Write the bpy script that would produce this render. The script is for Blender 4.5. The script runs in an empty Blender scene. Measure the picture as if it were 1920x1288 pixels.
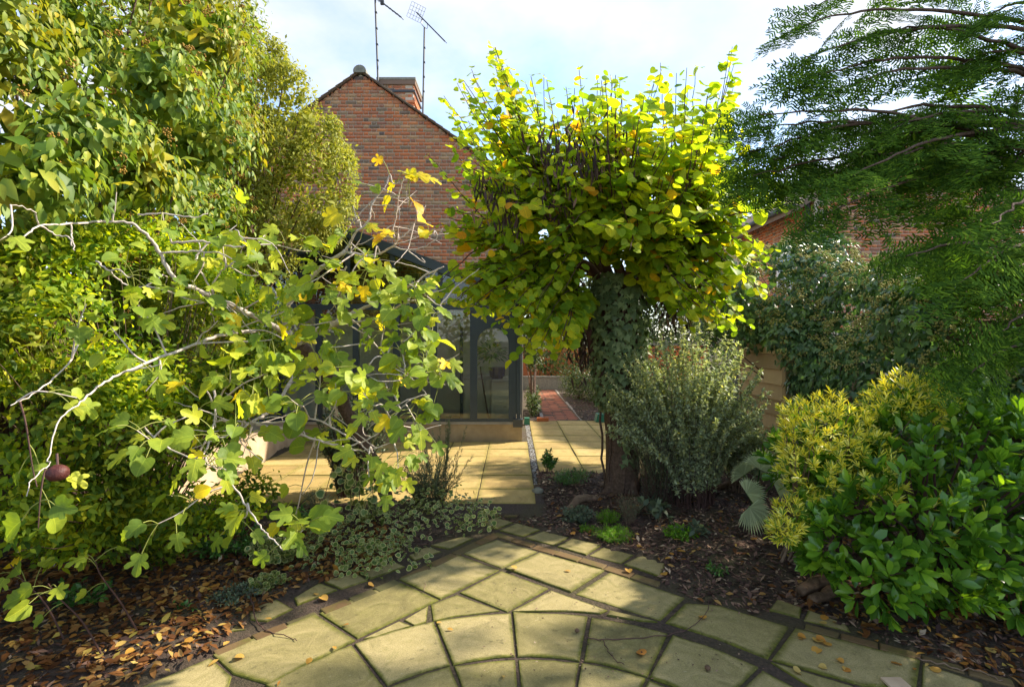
import bpy, math, numpy as np
from mathutils import Matrix, Vector
sc = bpy.context.scene
R_ = math.radians
rng = np.random.default_rng(11)
# ------------------------------------------------------------------ camera
HC, FPX, HZ = 1.72, 960.0, 637.0
cam = bpy.data.cameras.new('camera'); camo = bpy.data.objects.new('camera', cam)
sc.collection.objects.link(camo); sc.camera = camo
camo.location = (0, 0, HC); camo.rotation_euler = (R_(90), 0, 0)
cam.lens = 18; cam.sensor_width = 36; cam.shift_y = -7 / 1920; cam.clip_start = .05; cam.clip_end = 2000
# ------------------------------------------------------------------ sky and sun
SUN_AZ, SUN_EL = 68, 38
wd = bpy.data.worlds.new('World'); sc.world = wd; wd.use_nodes = True
nt = wd.node_tree; N = nt.nodes; Lk = nt.links.new
sky = N.new('ShaderNodeTexSky'); sky.sky_type = 'NISHITA'; sky.sun_disc = False
sky.sun_elevation = R_(SUN_EL); sky.sun_rotation = R_(SUN_AZ); sky.air_density = 1.0; sky.dust_density = .4; sky.ozone_density = 2.0
tc = N.new('ShaderNodeTexCoord'); sp = N.new('ShaderNodeSeparateXYZ'); Lk(tc.outputs['Generated'], sp.inputs[0])
ad = N.new('ShaderNodeMath'); ad.operation = 'ADD'; ad.inputs[1].default_value = .22; Lk(sp.outputs[2], ad.inputs[0])
dx = N.new('ShaderNodeMath'); dx.operation = 'DIVIDE'; Lk(sp.outputs[0], dx.inputs[0]); Lk(ad.outputs[0], dx.inputs[1])
dy = N.new('ShaderNodeMath'); dy.operation = 'DIVIDE'; Lk(sp.outputs[1], dy.inputs[0]); Lk(ad.outputs[0], dy.inputs[1])
cb = N.new('ShaderNodeCombineXYZ'); Lk(dx.outputs[0], cb.inputs[0]); Lk(dy.outputs[0], cb.inputs[1]); cb.inputs[2].default_value = 3.1
nz = N.new('ShaderNodeTexNoise'); nz.inputs['Scale'].default_value = 1.5; nz.inputs['Detail'].default_value = 7; nz.inputs['Roughness'].default_value = .55
Lk(cb.outputs[0], nz.inputs['Vector'])
rp = N.new('ShaderNodeValToRGB'); rp.color_ramp.elements[0].position = .40; rp.color_ramp.elements[1].position = .66
rp.color_ramp.elements[0].color = (.06,) * 3 + (1,); rp.color_ramp.elements[1].color = (.97,) * 3 + (1,)
Lk(nz.outputs[0], rp.inputs[0])
mx = N.new('ShaderNodeMix'); mx.data_type = 'RGBA'; Lk(rp.outputs[0], mx.inputs[0]); Lk(sky.outputs[0], mx.inputs[6])
mx.inputs[7].default_value = (2.95, 2.98, 3.05, 1)
Lk(mx.outputs[2], N['Background'].inputs[0]); N['Background'].inputs[1].default_value = .12
sun = bpy.data.lights.new('sun', 'SUN'); suno = bpy.data.objects.new('sun', sun); sc.collection.objects.link(suno)
sun.energy = 3.4; sun.angle = R_(1.4); sun.color = (1, .90, .74)
sd = Vector((math.sin(R_(SUN_AZ)) * math.cos(R_(SUN_EL)), math.cos(R_(SUN_AZ)) * math.cos(R_(SUN_EL)), math.sin(R_(SUN_EL))))
suno.rotation_euler = sd.to_track_quat('Z', 'Y').to_euler(); suno.location = (20, 8, 20)
vs = sc.view_settings; vs.view_transform = 'Standard'; vs.look = 'None'; vs.exposure = 1.7; vs.gamma = 1; vs.use_curve_mapping = False
cy = sc.cycles; cy.max_bounces = 7; cy.diffuse_bounces = 4; cy.glossy_bounces = 2; cy.transmission_bounces = 4; cy.transparent_max_bounces = 8
cy.use_denoising = True; cy.sample_clamp_indirect = 6

# ------------------------------------------------------------------ helpers
def G(x, y, z=0.0):
    t = (HC - z) / (y - HZ)
    return np.array([(x - 960) * t, FPX * t, z])
def P3(x, y, Z): return np.array([(x - 960) * Z / FPX, Z, HC - (y - HZ) * Z / FPX])
def nrm(a): return a / np.maximum(np.linalg.norm(a, axis=-1, keepdims=True), 1e-9)
def U(a, b, n=None): return rng.uniform(a, b, n)
col = sc.collection
def tag(o, label=None, cat=None, group=None, kind=None):
    for k, v in (('label', label), ('category', cat), ('group', group), ('kind', kind)):
        if v: o[k] = v
    return o
def thing(name, label, cat, loc=(0, 0, 0), group=None):
    o = bpy.data.objects.new(name, None); col.objects.link(o); o.location = loc; o.empty_display_size = .1
    return tag(o, label, cat, group)
def link(name, me, parent=None, loc=None):
    o = bpy.data.objects.new(name, me); col.objects.link(o)
    if parent is not None: o.parent = parent
    if loc is not None: o.location = loc
    return o
def tri_mesh(name, V, F, mat, edge=None, smooth=True, luv=None):
    V = np.asarray(V, np.float32); F = np.asarray(F, np.int32)
    me = bpy.data.meshes.new(name); k = F.shape[1]
    me.vertices.add(len(V)); me.vertices.foreach_set('co', V.ravel())
    me.loops.add(F.size); me.loops.foreach_set('vertex_index', F.ravel())
    me.polygons.add(len(F)); me.polygons.foreach_set('loop_start', np.arange(0, F.size, k, dtype=np.int32))
    me.polygons.foreach_set('loop_total', np.full(len(F), k, np.int32))
    if smooth: me.polygons.foreach_set('use_smooth', np.ones(len(F), bool))
    if edge is not None:
        a = me.attributes.new('edge', 'FLOAT', 'POINT'); a.data.foreach_set('value', np.asarray(edge, np.float32))
    if luv is not None:
        for i, nm in enumerate(('lx', 'ly')): a = me.attributes.new(nm, 'FLOAT', 'POINT'); a.data.foreach_set('value', np.ascontiguousarray(luv[:, i], np.float32))
    me.materials.append(mat); me.update(calc_edges=True); return me
def wpos(o):
    p = np.zeros(3)
    while o is not None: p = p + np.array(o.location); o = o.parent
    return p
def sub(root, name):
    o = bpy.data.objects.new(name, None); col.objects.link(o); o.parent = root; o.empty_display_size = .1; return o
class MB:
    def __init__(s): s.v = []; s.f = []; s.e = []
    def add(s, V, F, e=None):
        n = len(s.v); s.v += [tuple(p) for p in V]; s.f += [tuple(i + n for i in f) for f in F]
        s.e += list(e) if e is not None else [0.0] * len(V); return s
    def box(s, x0, x1, y0, y1, z0, z1):
        V = [(x, y, z) for z in (z0, z1) for y in (y0, y1) for x in (x0, x1)]
        return s.add(V, [(0, 2, 3, 1), (4, 5, 7, 6), (0, 1, 5, 4), (2, 6, 7, 3), (0, 4, 6, 2), (1, 3, 7, 5)])
    def prism(s, poly, ax, a, b):      # polygon in the two other axes, extruded along ax from a to b
        n = len(poly)
        def pt(p, t):
            return (t, p[0], p[1]) if ax == 0 else ((p[0], t, p[1]) if ax == 1 else (p[0], p[1], t))
        V = [pt(p, a) for p in poly] + [pt(p, b) for p in poly]
        return s.add(V, [tuple(range(n))[::-1], tuple(range(n, 2 * n))] + [(i, (i + 1) % n, n + (i + 1) % n, n + i) for i in range(n)])
    def tube(s, pts, rad, k=6, cap=True):
        pts = np.asarray(pts, float); n = len(pts); rad = np.broadcast_to(np.asarray(rad, float), (n,))
        T = nrm(np.gradient(pts, axis=0)); ref = np.array([0, 0, 1.0]) if abs(T[0][2]) < .9 else np.array([1.0, 0, 0])
        V = []; a = None
        for i in range(n):
            a = ref - T[i] * (ref @ T[i]) if a is None else a - T[i] * (a @ T[i])
            a = nrm(a); b = np.cross(T[i], a)
            for j in range(k):
                t = 2 * math.pi * j / k; V.append(pts[i] + rad[i] * (math.cos(t) * a + math.sin(t) * b))
        F = [(i * k + j, i * k + (j + 1) % k, (i + 1) * k + (j + 1) % k, (i + 1) * k + j) for i in range(n - 1) for j in range(k)]
        if cap: F += [tuple(range(k))[::-1], tuple(range((n - 1) * k, n * k))]
        return s.add(V, F)
    def mesh(s, name, mat, base=(0, 0, 0), smooth=False):
        me = bpy.data.meshes.new(name); V = np.array(s.v) - np.asarray(base)
        me.from_pydata(V.tolist(), [], s.f)
        if smooth: me.polygons.foreach_set('use_smooth', np.ones(len(me.polygons), bool))
        if any(s.e):
            a = me.attributes.new('edge', 'FLOAT', 'POINT'); a.data.foreach_set('value', np.array(s.e, np.float32))
        me.materials.append(mat); me.update(); return me
    def obj(s, name, mat, parent=None, smooth=False):
        b = wpos(parent)
        return link(name, s.mesh(name, mat, b, smooth), parent)
def spline(pts, n=6, jit=0):
    p = np.asarray(pts, float); p = np.vstack([2 * p[0] - p[1], p, 2 * p[-1] - p[-2]]); out = []
    for i in range(1, len(p) - 2):
        for t in np.linspace(0, 1, n, endpoint=False):
            a, b, c, d = p[i - 1:i + 3]
            out.append(.5 * (2 * b + (c - a) * t + (2 * a - 5 * b + 4 * c - d) * t * t + (3 * b - a - 3 * c + d) * t ** 3))
    out.append(p[-2]); out = np.array(out)
    if jit: out[1:-1] += rng.normal(0, jit, out[1:-1].shape)
    return out

# ------------------------------------------------------------------ materials
def newmat(name):
    m = bpy.data.materials.new(name); m.use_nodes = True
    return m, m.node_tree, m.node_tree.nodes['Principled BSDF']
def nd(t, k, **kw):
    n = t.nodes.new(k)
    for a, v in kw.items(): setattr(n, a, v)
    return n
def ramp(t, src, stops, interp='LINEAR'):
    r = nd(t, 'ShaderNodeValToRGB'); r.color_ramp.interpolation = interp; e = r.color_ramp.elements
    while len(e) < len(stops): e.new(1)
    for q, (p, c) in zip(e, stops): q.position = p; q.color = tuple(c) + (1,)
    if src is not None: t.links.new(src, r.inputs[0])
    return r.outputs[0]
def mixc(t, fac, a, b, mode='MIX'):
    m = nd(t, 'ShaderNodeMix', data_type='RGBA', blend_type=mode)
    for s, i in ((fac, 0), (a, 6), (b, 7)):
        if hasattr(s, 'is_linked'): t.links.new(s, m.inputs[i])
        elif i == 0: m.inputs[0].default_value = s
        else: m.inputs[i].default_value = tuple(s) + (1,)
    return m.outputs[2]
def math_(t, op, a, b=0.0, clamp=False):
    m = nd(t, 'ShaderNodeMath', operation=op, use_clamp=clamp)
    for s, i in ((a, 0), (b, 1)):
        if hasattr(s, 'is_linked'): t.links.new(s, m.inputs[i])
        else: m.inputs[i].default_value = s
    return m.outputs[0]
def noise(t, scale, detail=4, rough=.55, vec=None, dist=0):
    n = nd(t, 'ShaderNodeTexNoise'); n.inputs['Scale'].default_value = scale; n.inputs['Detail'].default_value = detail
    n.inputs['Roughness'].default_value = rough; n.inputs['Distortion'].default_value = dist
    if vec is not None: t.links.new(vec, n.inputs['Vector'])
    return n.outputs[0]
def rnd(t):
    g = nd(t, 'ShaderNodeNewGeometry'); o = nd(t, 'ShaderNodeObjectInfo')
    return math_(t, 'FRACT', math_(t, 'ADD', g.outputs['Random Per Island'], o.outputs['Random'])), g.outputs['Position']
def bump(t, bs, h, strength=.4, dist=.01):
    b = nd(t, 'ShaderNodeBump'); b.inputs['Strength'].default_value = strength; b.inputs['Distance'].default_value = dist
    t.links.new(h, b.inputs['Height']); t.links.new(b.outputs[0], bs.inputs['Normal'])
def leaf_mat(name, stops, trans=.42, tint=(1.45, 1.5, .55), rough=.42, spec=.4, patch=None, margin=None, detail=0):
    m, t, bs = newmat(name); r, pos = rnd(t); c = ramp(t, r, stops)
    if detail:
        a = nd(t, 'ShaderNodeAttribute', attribute_name='edge'); dn = noise(t, detail, 4, .6, pos)
        c = mixc(t, math_(t, 'MULTIPLY', ramp(t, dn, [(.42, (0,) * 3), (.72, (1,) * 3)]), .35), c, mixc(t, 1.0, c, (2.0, 1.6, .8), 'MULTIPLY'))
        lx = math_(t, 'ABSOLUTE', nd(t, 'ShaderNodeAttribute', attribute_name='lx').outputs['Fac']); ly = nd(t, 'ShaderNodeAttribute', attribute_name='ly').outputs['Fac']
        sv = math_(t, 'ABSOLUTE', math_(t, 'SINE', math_(t, 'MULTIPLY', math_(t, 'SUBTRACT', ly, math_(t, 'MULTIPLY', lx, .9)), 17.0)))
        vein = math_(t, 'MAXIMUM', ramp(t, lx, [(.008, (1,) * 3), (.022, (0,) * 3)]), ramp(t, sv, [(.05, (.6,) * 3), (.17, (0,) * 3)]))
        c = mixc(t, math_(t, 'MULTIPLY', vein, .75), c, mixc(t, 1.0, c, (1.8, 1.6, 1.5), 'MULTIPLY'))
        c = mixc(t, math_(t, 'MULTIPLY', ramp(t, noise(t, detail * 2.2, 3, .7, pos), [(.66, (0,) * 3), (.72, (1,) * 3)]), .55), c, (.16, .09, .02)); bump(t, bs, dn, .5, .006)
    if patch: c = mixc(t, math_(t, 'MULTIPLY', ramp(t, noise(t, patch[0], 3, .5, pos), [(patch[1], (0,) * 3), (patch[2], (1,) * 3)]), patch[4] if len(patch) > 4 else .85), c, ramp(t, r, patch[3]))
    if margin:
        a = nd(t, 'ShaderNodeAttribute', attribute_name='edge')
        c = mixc(t, ramp(t, math_(t, 'ADD', a.outputs['Fac'], math_(t, 'MULTIPLY', noise(t, 60, 2, .5, pos), margin[1])), [(margin[2], (0,) * 3), (margin[3], (1,) * 3)]), c, margin[0])
    t.links.new(c, bs.inputs['Base Color']); bs.inputs['Roughness'].default_value = rough; bs.inputs['Specular IOR Level'].default_value = spec
    tr = nd(t, 'ShaderNodeBsdfTranslucent'); t.links.new(mixc(t, 1.0, c, tint, 'MULTIPLY'), tr.inputs[0])
    ms = nd(t, 'ShaderNodeMixShader'); ms.inputs[0].default_value = trans
    t.links.new(bs.outputs[0], ms.inputs[1]); t.links.new(tr.outputs[0], ms.inputs[2])
    t.links.new(ms.outputs[0], t.nodes['Material Output'].inputs[0]); return m
def plain(name, c, rough=.6, spec=.3, metal=0, var=None):
    m, t, bs = newmat(name); bs.inputs['Base Color'].default_value = tuple(c) + (1,); bs.inputs['Roughness'].default_value = rough
    bs.inputs['Specular IOR Level'].default_value = spec; bs.inputs['Metallic'].default_value = metal
    if var:
        g = nd(t, 'ShaderNodeNewGeometry'); n = noise(t, var[0], 5, .6, g.outputs['Position'])
        t.links.new(ramp(t, n, [(.3, c), (.7, var[1])]), bs.inputs['Base Color']); bump(t, bs, n, var[2] if len(var) > 2 else .3, .01)
    return m
def multi(name, stops, rough=.85, spec=.2, nscale=40, dark=.35, bmp=.4, interp='LINEAR', stain=None):
    m, t, bs = newmat(name); r, pos = rnd(t); c = ramp(t, r, stops, interp)
    n = noise(t, nscale, 5, .65, pos); c = mixc(t, math_(t, 'MULTIPLY', n, dark), c, (.02, .015, .012))
    if stain: c = mixc(t, math_(t, 'MULTIPLY', ramp(t, noise(t, stain[0], 4, .6, pos), [(stain[1], (0,) * 3), (stain[2], (1,) * 3)]), stain[4]), c, stain[3])
    t.links.new(c, bs.inputs['Base Color']); bs.inputs['Roughness'].default_value = rough; bs.inputs['Specular IOR Level'].default_value = spec
    bump(t, bs, n, bmp, .004); return m
def slab_mat(name, stops, moss, mossamt=1.0, nscale=9):
    m, t, bs = newmat(name); r, pos = rnd(t)
    wn = noise(t, nscale * .55, 8, .68, pos, 1.2); c = ramp(t, math_(t, 'ADD', math_(t, 'MULTIPLY', wn, .72), math_(t, 'MULTIPLY', r, .32)), stops)
    fine = noise(t, 170, 3, .7, pos); c = mixc(t, math_(t, 'MULTIPLY', ramp(t, fine, [(.42, (0,) * 3), (.75, (1,) * 3)]), .55), c, (.05, .04, .025))
    a = nd(t, 'ShaderNodeAttribute', attribute_name='edge')
    mf = math_(t, 'ADD', math_(t, 'MULTIPLY', a.outputs['Fac'], .42), math_(t, 'MULTIPLY', noise(t, 5, 7, .68, pos, 1.4), .95))
    c = mixc(t, math_(t, 'MULTIPLY', ramp(t, mf, [(.48, (0,) * 3), (.92, (1,) * 3)]), mossamt), c, ramp(t, noise(t, 30, 3, .6, pos), [(.3, moss[0]), (.7, moss[1])]))
    st = ramp(t, noise(t, 22, 2, .5, pos), [(.66, (0,) * 3), (.74, (1,) * 3)]); c = mixc(t, math_(t, 'MULTIPLY', st, .35), c, (.03, .028, .018)); li = ramp(t, noise(t, 48, 3, .6, pos), [(.68, (0,) * 3), (.72, (1,) * 3)]); c = mixc(t, math_(t, 'MULTIPLY', li, .3), c, (.50, .46, .32)); st2 = ramp(t, noise(t, 2.3, 6, .7, pos, 1.5), [(.50, (0,) * 3), (.72, (1,) * 3)]); c = mixc(t, math_(t, 'MULTIPLY', st2, .45), c, (.10, .085, .04))
    t.links.new(c, bs.inputs['Base Color']); bs.inputs['Roughness'].default_value = .88; bs.inputs['Specular IOR Level'].default_value = .25
    bump(t, bs, math_(t, 'ADD', math_(t, 'MULTIPLY', wn, .8), math_(t, 'MULTIPLY', fine, .35)), .55, .012); return m
M = {}
M['stone'] = slab_mat('buff_stone', [(0.22, (0.139, 0.119, 0.046)), (0.4, (0.251, 0.214, 0.083)), (0.58, (0.343, 0.285, 0.125)), (0.78, (0.444, 0.361, 0.175))], ((.055, .06, .010), (.15, .15, .022)))
M['sand'] = slab_mat('yellow_stone', [(.2, (.27, .185, .07)), (.45, (.45, .315, .11)), (.65, (.54, .39, .145)), (.85, (.60, .46, .22))], ((.16, .14, .03), (.30, .26, .06)), .65, 4)
M['brick'] = multi('red_brick', [(0, (0.528, 0.16, 0.07)), (0.18, (0.682, 0.22, 0.088)), (0.34, (0.44, 0.17, 0.097)), (0.52, (0.704, 0.27, 0.114)), (0.66, (0.363, 0.17, 0.114)), (0.8, (0.616, 0.33, 0.167)), (0.91, (0.462, 0.3, 0.176)), (1, (0.165, 0.12, 0.101))], .9, .15, 55, .25, .5, stain=(1.1, .5, .75, (.30, .22, .13), .35))
M['paver'] = multi('paver_brick', [(0, (0.136, 0.085, 0.04)), (0.5, (0.192, 0.125, 0.06)), (1, (0.104, 0.1, 0.045))], .9, .15, 60, .35, .5, stain=(7, .5, .7, (.10, .11, .02), .6))
M['pathbrick'] = multi('path_brick', [(0, (.30, .11, .065)), (.6, (.40, .16, .09)), (1, (.22, .085, .06))], .9, .15, 60, .3)
M['mortar'] = plain('mortar', (.46, .40, .32), .95, .1, var=(30, (.56, .49, .40)))
M['tile'] = multi('roof_tile', [(0, (.22, .16, .12)), (1, (.34, .25, .18))], .9, .15, 30, .4)
M['lead'] = plain('dark_lead', (.06, .065, .07), .6, .4)
M['frame'] = plain('slate_blue_paint', (.022, .036, .052), .38, .5, var=(12, (.028, .045, .062), .05))
M['render'] = plain('cream_render', (.62, .47, .32), .9, .2, var=(3.5, (.36, .25, .16), .3))
M['dwarf'] = plain('grey_render', (.42, .33, .22), .9, .2, var=(5, (.27, .21, .135), .3))
M['metal'] = plain('galvanised_metal', (.17, .18, .20), .5, .5, .6)
M['bark'] = plain('grey_brown_bark', (.07, .045, .032), .95, .15, var=(38, (.17, .11, .08), 1.0))
M['figbark'] = plain('pale_fig_bark', (.42, .34, .29), .8, .2, var=(30, (.62, .55, .49), .4))
M['twig'] = plain('dark_twig', (.10, .055, .045), .8, .2)
M['drytwig'] = plain('dry_twig', (.26, .18, .12), .85, .2, var=(40, (.14, .09, .06), .3))
M['soil'] = None; M['petiole'] = plain('green_petiole', (.26, .28, .06), .6, .3)
def soil():
    m, t, bs = newmat('dark_soil'); g = nd(t, 'ShaderNodeNewGeometry'); p = g.outputs['Position']
    n = noise(t, 45, 6, .7, p); c = ramp(t, n, [(.3, (.025, .016, .014)), (.55, (.075, .046, .036)), (.8, (.16, .10, .075))])
    c = mixc(t, ramp(t, noise(t, 1.6, 4, .6, p), [(.42, (.1,) * 3), (.65, (.6,) * 3)]), c, (.075, .07, .018))
    t.links.new(c, bs.inputs['Base Color']); bs.inputs['Roughness'].default_value = .95; bump(t, bs, n, .9, .03); return m
M['soil'] = soil()
M['bark_chip'] = multi('bark_chip', [(0, (.04, .022, .020)), (.45, (.11, .062, .048)), (.75, (.19, .11, .08)), (.92, (.34, .23, .15)), (1, (.52, .40, .28))], .9, .2, 80, .25)
M['litter'] = leaf_mat('dry_leaf', [(0, (0.085, 0.032, 0.011)), (0.4, (0.188, 0.076, 0.022)), (0.7, (0.308, 0.144, 0.04)), (0.9, (0.427, 0.252, 0.081)), (1, (0.359, 0.306, 0.054))], .25, (1.3, 1, .6), .7, .2)
M['goldleaf'] = leaf_mat('golden_fallen_leaf', [(0, (0.425, 0.17, 0.03)), (0.5, (0.527, 0.281, 0.051)), (1, (0.493, 0.357, 0.102))], .25, (1.2, 1, .6), .6, .3)
M['redbud'] = leaf_mat('round_lime_leaf', [(0, (0.14, 0.26, 0.026)), (0.3, (0.234, 0.372, 0.028)), (0.65, (0.35, 0.458, 0.029)), (0.95, (0.491, 0.52, 0.029)), (0.975, (0.643, 0.446, 0.024)), (1, (0.584, 0.297, 0.024))], .55, (1.6, 1.5, .45), .5, .22, detail=18)
M['ivy'] = leaf_mat('dark_ivy_leaf', [(0, (0.046, 0.103, 0.046)), (0.6, (0.114, 0.205, 0.079)), (1, (0.205, 0.319, 0.114))], .2, (1.2, 1.4, .5), .35, .5)
M['trunkivy'] = leaf_mat('dull_ivy_leaf', [(0, (0.088, 0.14, 0.063)), (0.6, (0.176, 0.238, 0.102)), (1, (0.281, 0.351, 0.158))], .18, (1.2, 1.4, .5), .5, .3)
M['ivyleft'] = leaf_mat('sunlit_ivy_leaf', [(0, (0.071, 0.14, 0.018)), (0.4, (0.143, 0.228, 0.028)), (0.8, (0.249, 0.329, 0.044)), (1, (0.475, 0.456, 0.044))], .36, (1.5, 1.4, .5), .48, .25, patch=(1.1, .52, .64, [(0, (.22, .22, .02)), (.6, (.38, .32, .02)), (1, (.48, .33, .03))], .6))
M['ivyfine'] = leaf_mat('small_olive_leaf', [(0, (0.157, 0.191, 0.029)), (0.5, (0.285, 0.311, 0.046)), (1, (0.456, 0.449, 0.083))], .38, (1.5, 1.4, .6), .55, .2)
M['umbel'] = multi('ivy_umbel', [(0, (.32, .32, .09)), (.6, (.48, .45, .16)), (1, (.55, .46, .20))], .8, .2, 60, .2, .2)
M['umbelbrown'] = multi('brown_umbel', [(0, (.30, .17, .035)), (.6, (.42, .26, .045)), (1, (.26, .13, .04))], .8, .2, 60, .2, .2)
M['climber'] = leaf_mat('yellow_green_leaf', [(0, (0.084, 0.182, 0.017)), (0.35, (0.2, 0.325, 0.021)), (0.7, (0.401, 0.494, 0.023)), (1, (0.618, 0.624, 0.023))], .48, (1.6, 1.5, .4), .55, .2, patch=(1.4, .45, .6, [(0, (.04, .08, .014)), (.7, (.10, .15, .02)), (1, (.24, .25, .025))], .8))
M['fig'] = leaf_mat('fig_leaf', [(0, (0.129, 0.212, 0.029)), (0.35, (0.219, 0.317, 0.04)), (0.7, (0.322, 0.411, 0.045)), (0.92, (0.49, 0.529, 0.045)), (0.975, (0.721, 0.622, 0.028)), (1, (0.772, 0.529, 0.023))], .48, (1.5, 1.45, .45), .5, .25, detail=14)
M['figyellow'] = leaf_mat('yellow_fig_leaf', [(0, (.40, .42, .03)), (.4, (.62, .54, .025)), (.85, (.72, .52, .02)), (1, (.66, .36, .02))], .48, (1.3, 1.2, .4), .45, .35, detail=14)
M['glossy'] = leaf_mat('glossy_green_leaf', [(0, (0.05, 0.138, 0.015)), (0.5, (0.114, 0.258, 0.025)), (0.85, (0.214, 0.397, 0.032)), (1, (0.316, 0.517, 0.037))], .36, (1.6, 1.5, .4), .24, .55)
M['gold'] = leaf_mat('golden_narrow_leaf', [(0, (0.076, 0.179, 0.025)), (0.22, (0.203, 0.33, 0.039)), (0.36, (0.698, 0.635, 0.051)), (0.75, (0.85, 0.788, 0.076)), (1, (0.85, 0.85, 0.279))], .42, (1.3, 1.2, .5), .35, .45)
M['grey'] = leaf_mat('grey_green_leaf', [(0, (0.196, 0.235, 0.147)), (0.5, (0.378, 0.441, 0.277)), (0.85, (0.559, 0.617, 0.404)), (1, (0.67, 0.647, 0.257))], .38, (1.4, 1.4, .6), .5, .3, patch=(2.6, .52, .7, [(0, (.14, .20, .05)), (.7, (.26, .29, .07)), (1, (.42, .36, .06))], .4))
M['yew'] = leaf_mat('yew_needle', [(0, (0.034, 0.073, 0.015)), (0.5, (0.062, 0.126, 0.019)), (0.9, (0.126, 0.218, 0.024)), (1, (0.193, 0.291, 0.03))], .3, (1.4, 1.6, .5), .7, .0)
M['varieg'] = leaf_mat('variegated_leaf', [(0, (0.057, 0.117, 0.023)), (0.6, (0.114, 0.182, 0.041)), (1, (0.2, 0.247, 0.053))], .28, (1.5, 1.4, .5), .4, .4, margin=((.46, .45, .18), .25, .68, .95))
M['rosemary'] = leaf_mat('rosemary_leaf', [(0, (0.055, 0.086, 0.047)), (0.6, (0.118, 0.164, 0.086)), (1, (0.234, 0.281, 0.156))], .2, (1.4, 1.4, .6), .5, .3)
M['hebe'] = leaf_mat('fresh_green_leaf', [(0, (0.031, 0.108, 0.019)), (0.6, (0.077, 0.193, 0.031)), (1, (0.139, 0.277, 0.046))], .25, (1.5, 1.5, .5), .35, .45)
M['lime'] = leaf_mat('lime_moss_leaf', [(0, (0.072, 0.192, 0.012)), (0.6, (0.144, 0.336, 0.018)), (1, (0.24, 0.432, 0.024))], .4, (1.4, 1.4, .4), .5, .3)
M['sedge'] = leaf_mat('blue_green_leaf', [(0, (0.065, 0.098, 0.065)), (0.6, (0.117, 0.156, 0.098)), (1, (0.182, 0.221, 0.117))], .2, (1.3, 1.4, .7), .5, .3)
M['palm'] = leaf_mat('pale_palm_leaf', [(0, (0.312, 0.359, 0.203)), (0.6, (0.421, 0.468, 0.265)), (1, (0.515, 0.562, 0.343))], .25, (1.3, 1.4, .7), .4, .4)
M['pod'] = multi('dry_seed_pod', [(0, (.022, .012, .013)), (.5, (.055, .028, .026)), (.85, (.10, .052, .036)), (1, (.20, .11, .06))], .7, .3, 60, .2, .2)
M['far'] = leaf_mat('far_leaf', [(0, (0.025, 0.045, 0.017)), (0.5, (0.063, 0.098, 0.028)), (1, (0.126, 0.168, 0.049))], .25, (1.5, 1.4, .5), .5, .3)
M['timber'] = multi('cream_timber', [(0, (.34, .25, .14)), (1, (.60, .45, .26))], .8, .25, 12, .3, .3)
M['greywood'] = multi('grey_timber', [(0, (.28, .25, .21)), (1, (.36, .32, .27))], .85, .2, 14, .35, .3)
M['fencewood'] = multi('brown_fence_wood', [(0, (.05, .032, .02)), (1, (.10, .065, .04))], .9, .2, 14, .35, .3)
M['teal'] = plain('dark_teal_paint', (.020, .045, .050), .5, .4)
M['white'] = plain('white_paint', (.75, .74, .70), .5, .4)
M['gravel'] = multi('drain_gravel', [(0, (.16, .16, .16)), (.6, (.30, .30, .30)), (1, (.45, .44, .42))], .85, .25, 60, .25)
M['log'] = plain('rotten_wood', (.09, .055, .035), .95, .15, var=(26, (.19, .12, .075), .9))
M['stoneg'] = plain('grey_stone', (.16, .16, .13), .9, .2, var=(18, (.28, .27, .22), .5))
M['cabinet'] = plain('cream_cabinet', (.62, .58, .44), .5, .35)
M['counter'] = plain('grey_counter', (.40, .38, .33), .4, .4)
M['navy'] = plain('navy_glaze', (.012, .016, .07), .2, .6)
M['floorin'] = plain('inside_floor', (.50, .42, .30), .5, .3)
M['plaster'] = plain('plaster', (.66, .58, .44), .9, .2)
M['fruit'] = plain('ripe_fig_skin', (.05, .012, .012), .5, .3, var=(60, (.12, .035, .025), .5))
M['terra'] = plain('terracotta', (.42, .13, .05), .85, .2)
M['greenp'] = plain('green_plastic', (.03, .16, .10), .5, .4)
def glass():
    m, t, bs = newmat('window_glass'); t.nodes.remove(bs)
    tr = nd(t, 'ShaderNodeBsdfTransparent'); tr.inputs[0].default_value = (.86, .90, .88, 1)
    gl = nd(t, 'ShaderNodeBsdfGlossy'); gl.inputs['Roughness'].default_value = .015
    fr = nd(t, 'ShaderNodeFresnel'); fr.inputs[0].default_value = 1.6
    ms = nd(t, 'ShaderNodeMixShader'); t.links.new(math_(t, 'ADD', math_(t, 'MULTIPLY', fr.outputs[0], .9), .01, True), ms.inputs[0])
    t.links.new(tr.outputs[0], ms.inputs[1]); t.links.new(gl.outputs[0], ms.inputs[2]); t.links.new(ms.outputs[0], t.nodes['Material Output'].inputs[0]); return m
M['glass'] = glass()

# ------------------------------------------------------------------ leaf shapes (base at origin, tip +Y, face +Z)
def ovate(w=.4, rows=3, fold=.3, droop=.12, peak=.42, twist=0):
    ts = np.linspace(0, 1, rows + 2)[1:-1]; V = [(0, 0, 0)]; e = [.6]
    for t in ts:
        hw = w / 2 * (math.sin(math.pi * t ** (math.log(.5) / math.log(peak)))) ** .8
        z0 = -droop * t * t
        for sx in (-1, 0, 1): V.append((sx * hw + twist * t * t, t, z0 + fold * abs(sx) * hw)); e.append(abs(sx))
    V.append((twist, 1, -droop)); e.append(1.0); F = []
    F += [(0, 2, 1), (0, 3, 2)]
    for r in range(rows - 1):
        a = 1 + 3 * r; b = a + 3; F += [(a, a + 1, b + 1), (a, b + 1, b), (a + 1, a + 2, b + 2), (a + 1, b + 2, b + 1)]
    a = 1 + 3 * (rows - 1); T = len(V) - 1; F += [(a, a + 1, T), (a + 1, a + 2, T)]
    return np.array(V), np.array(F), np.array(e)
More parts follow.
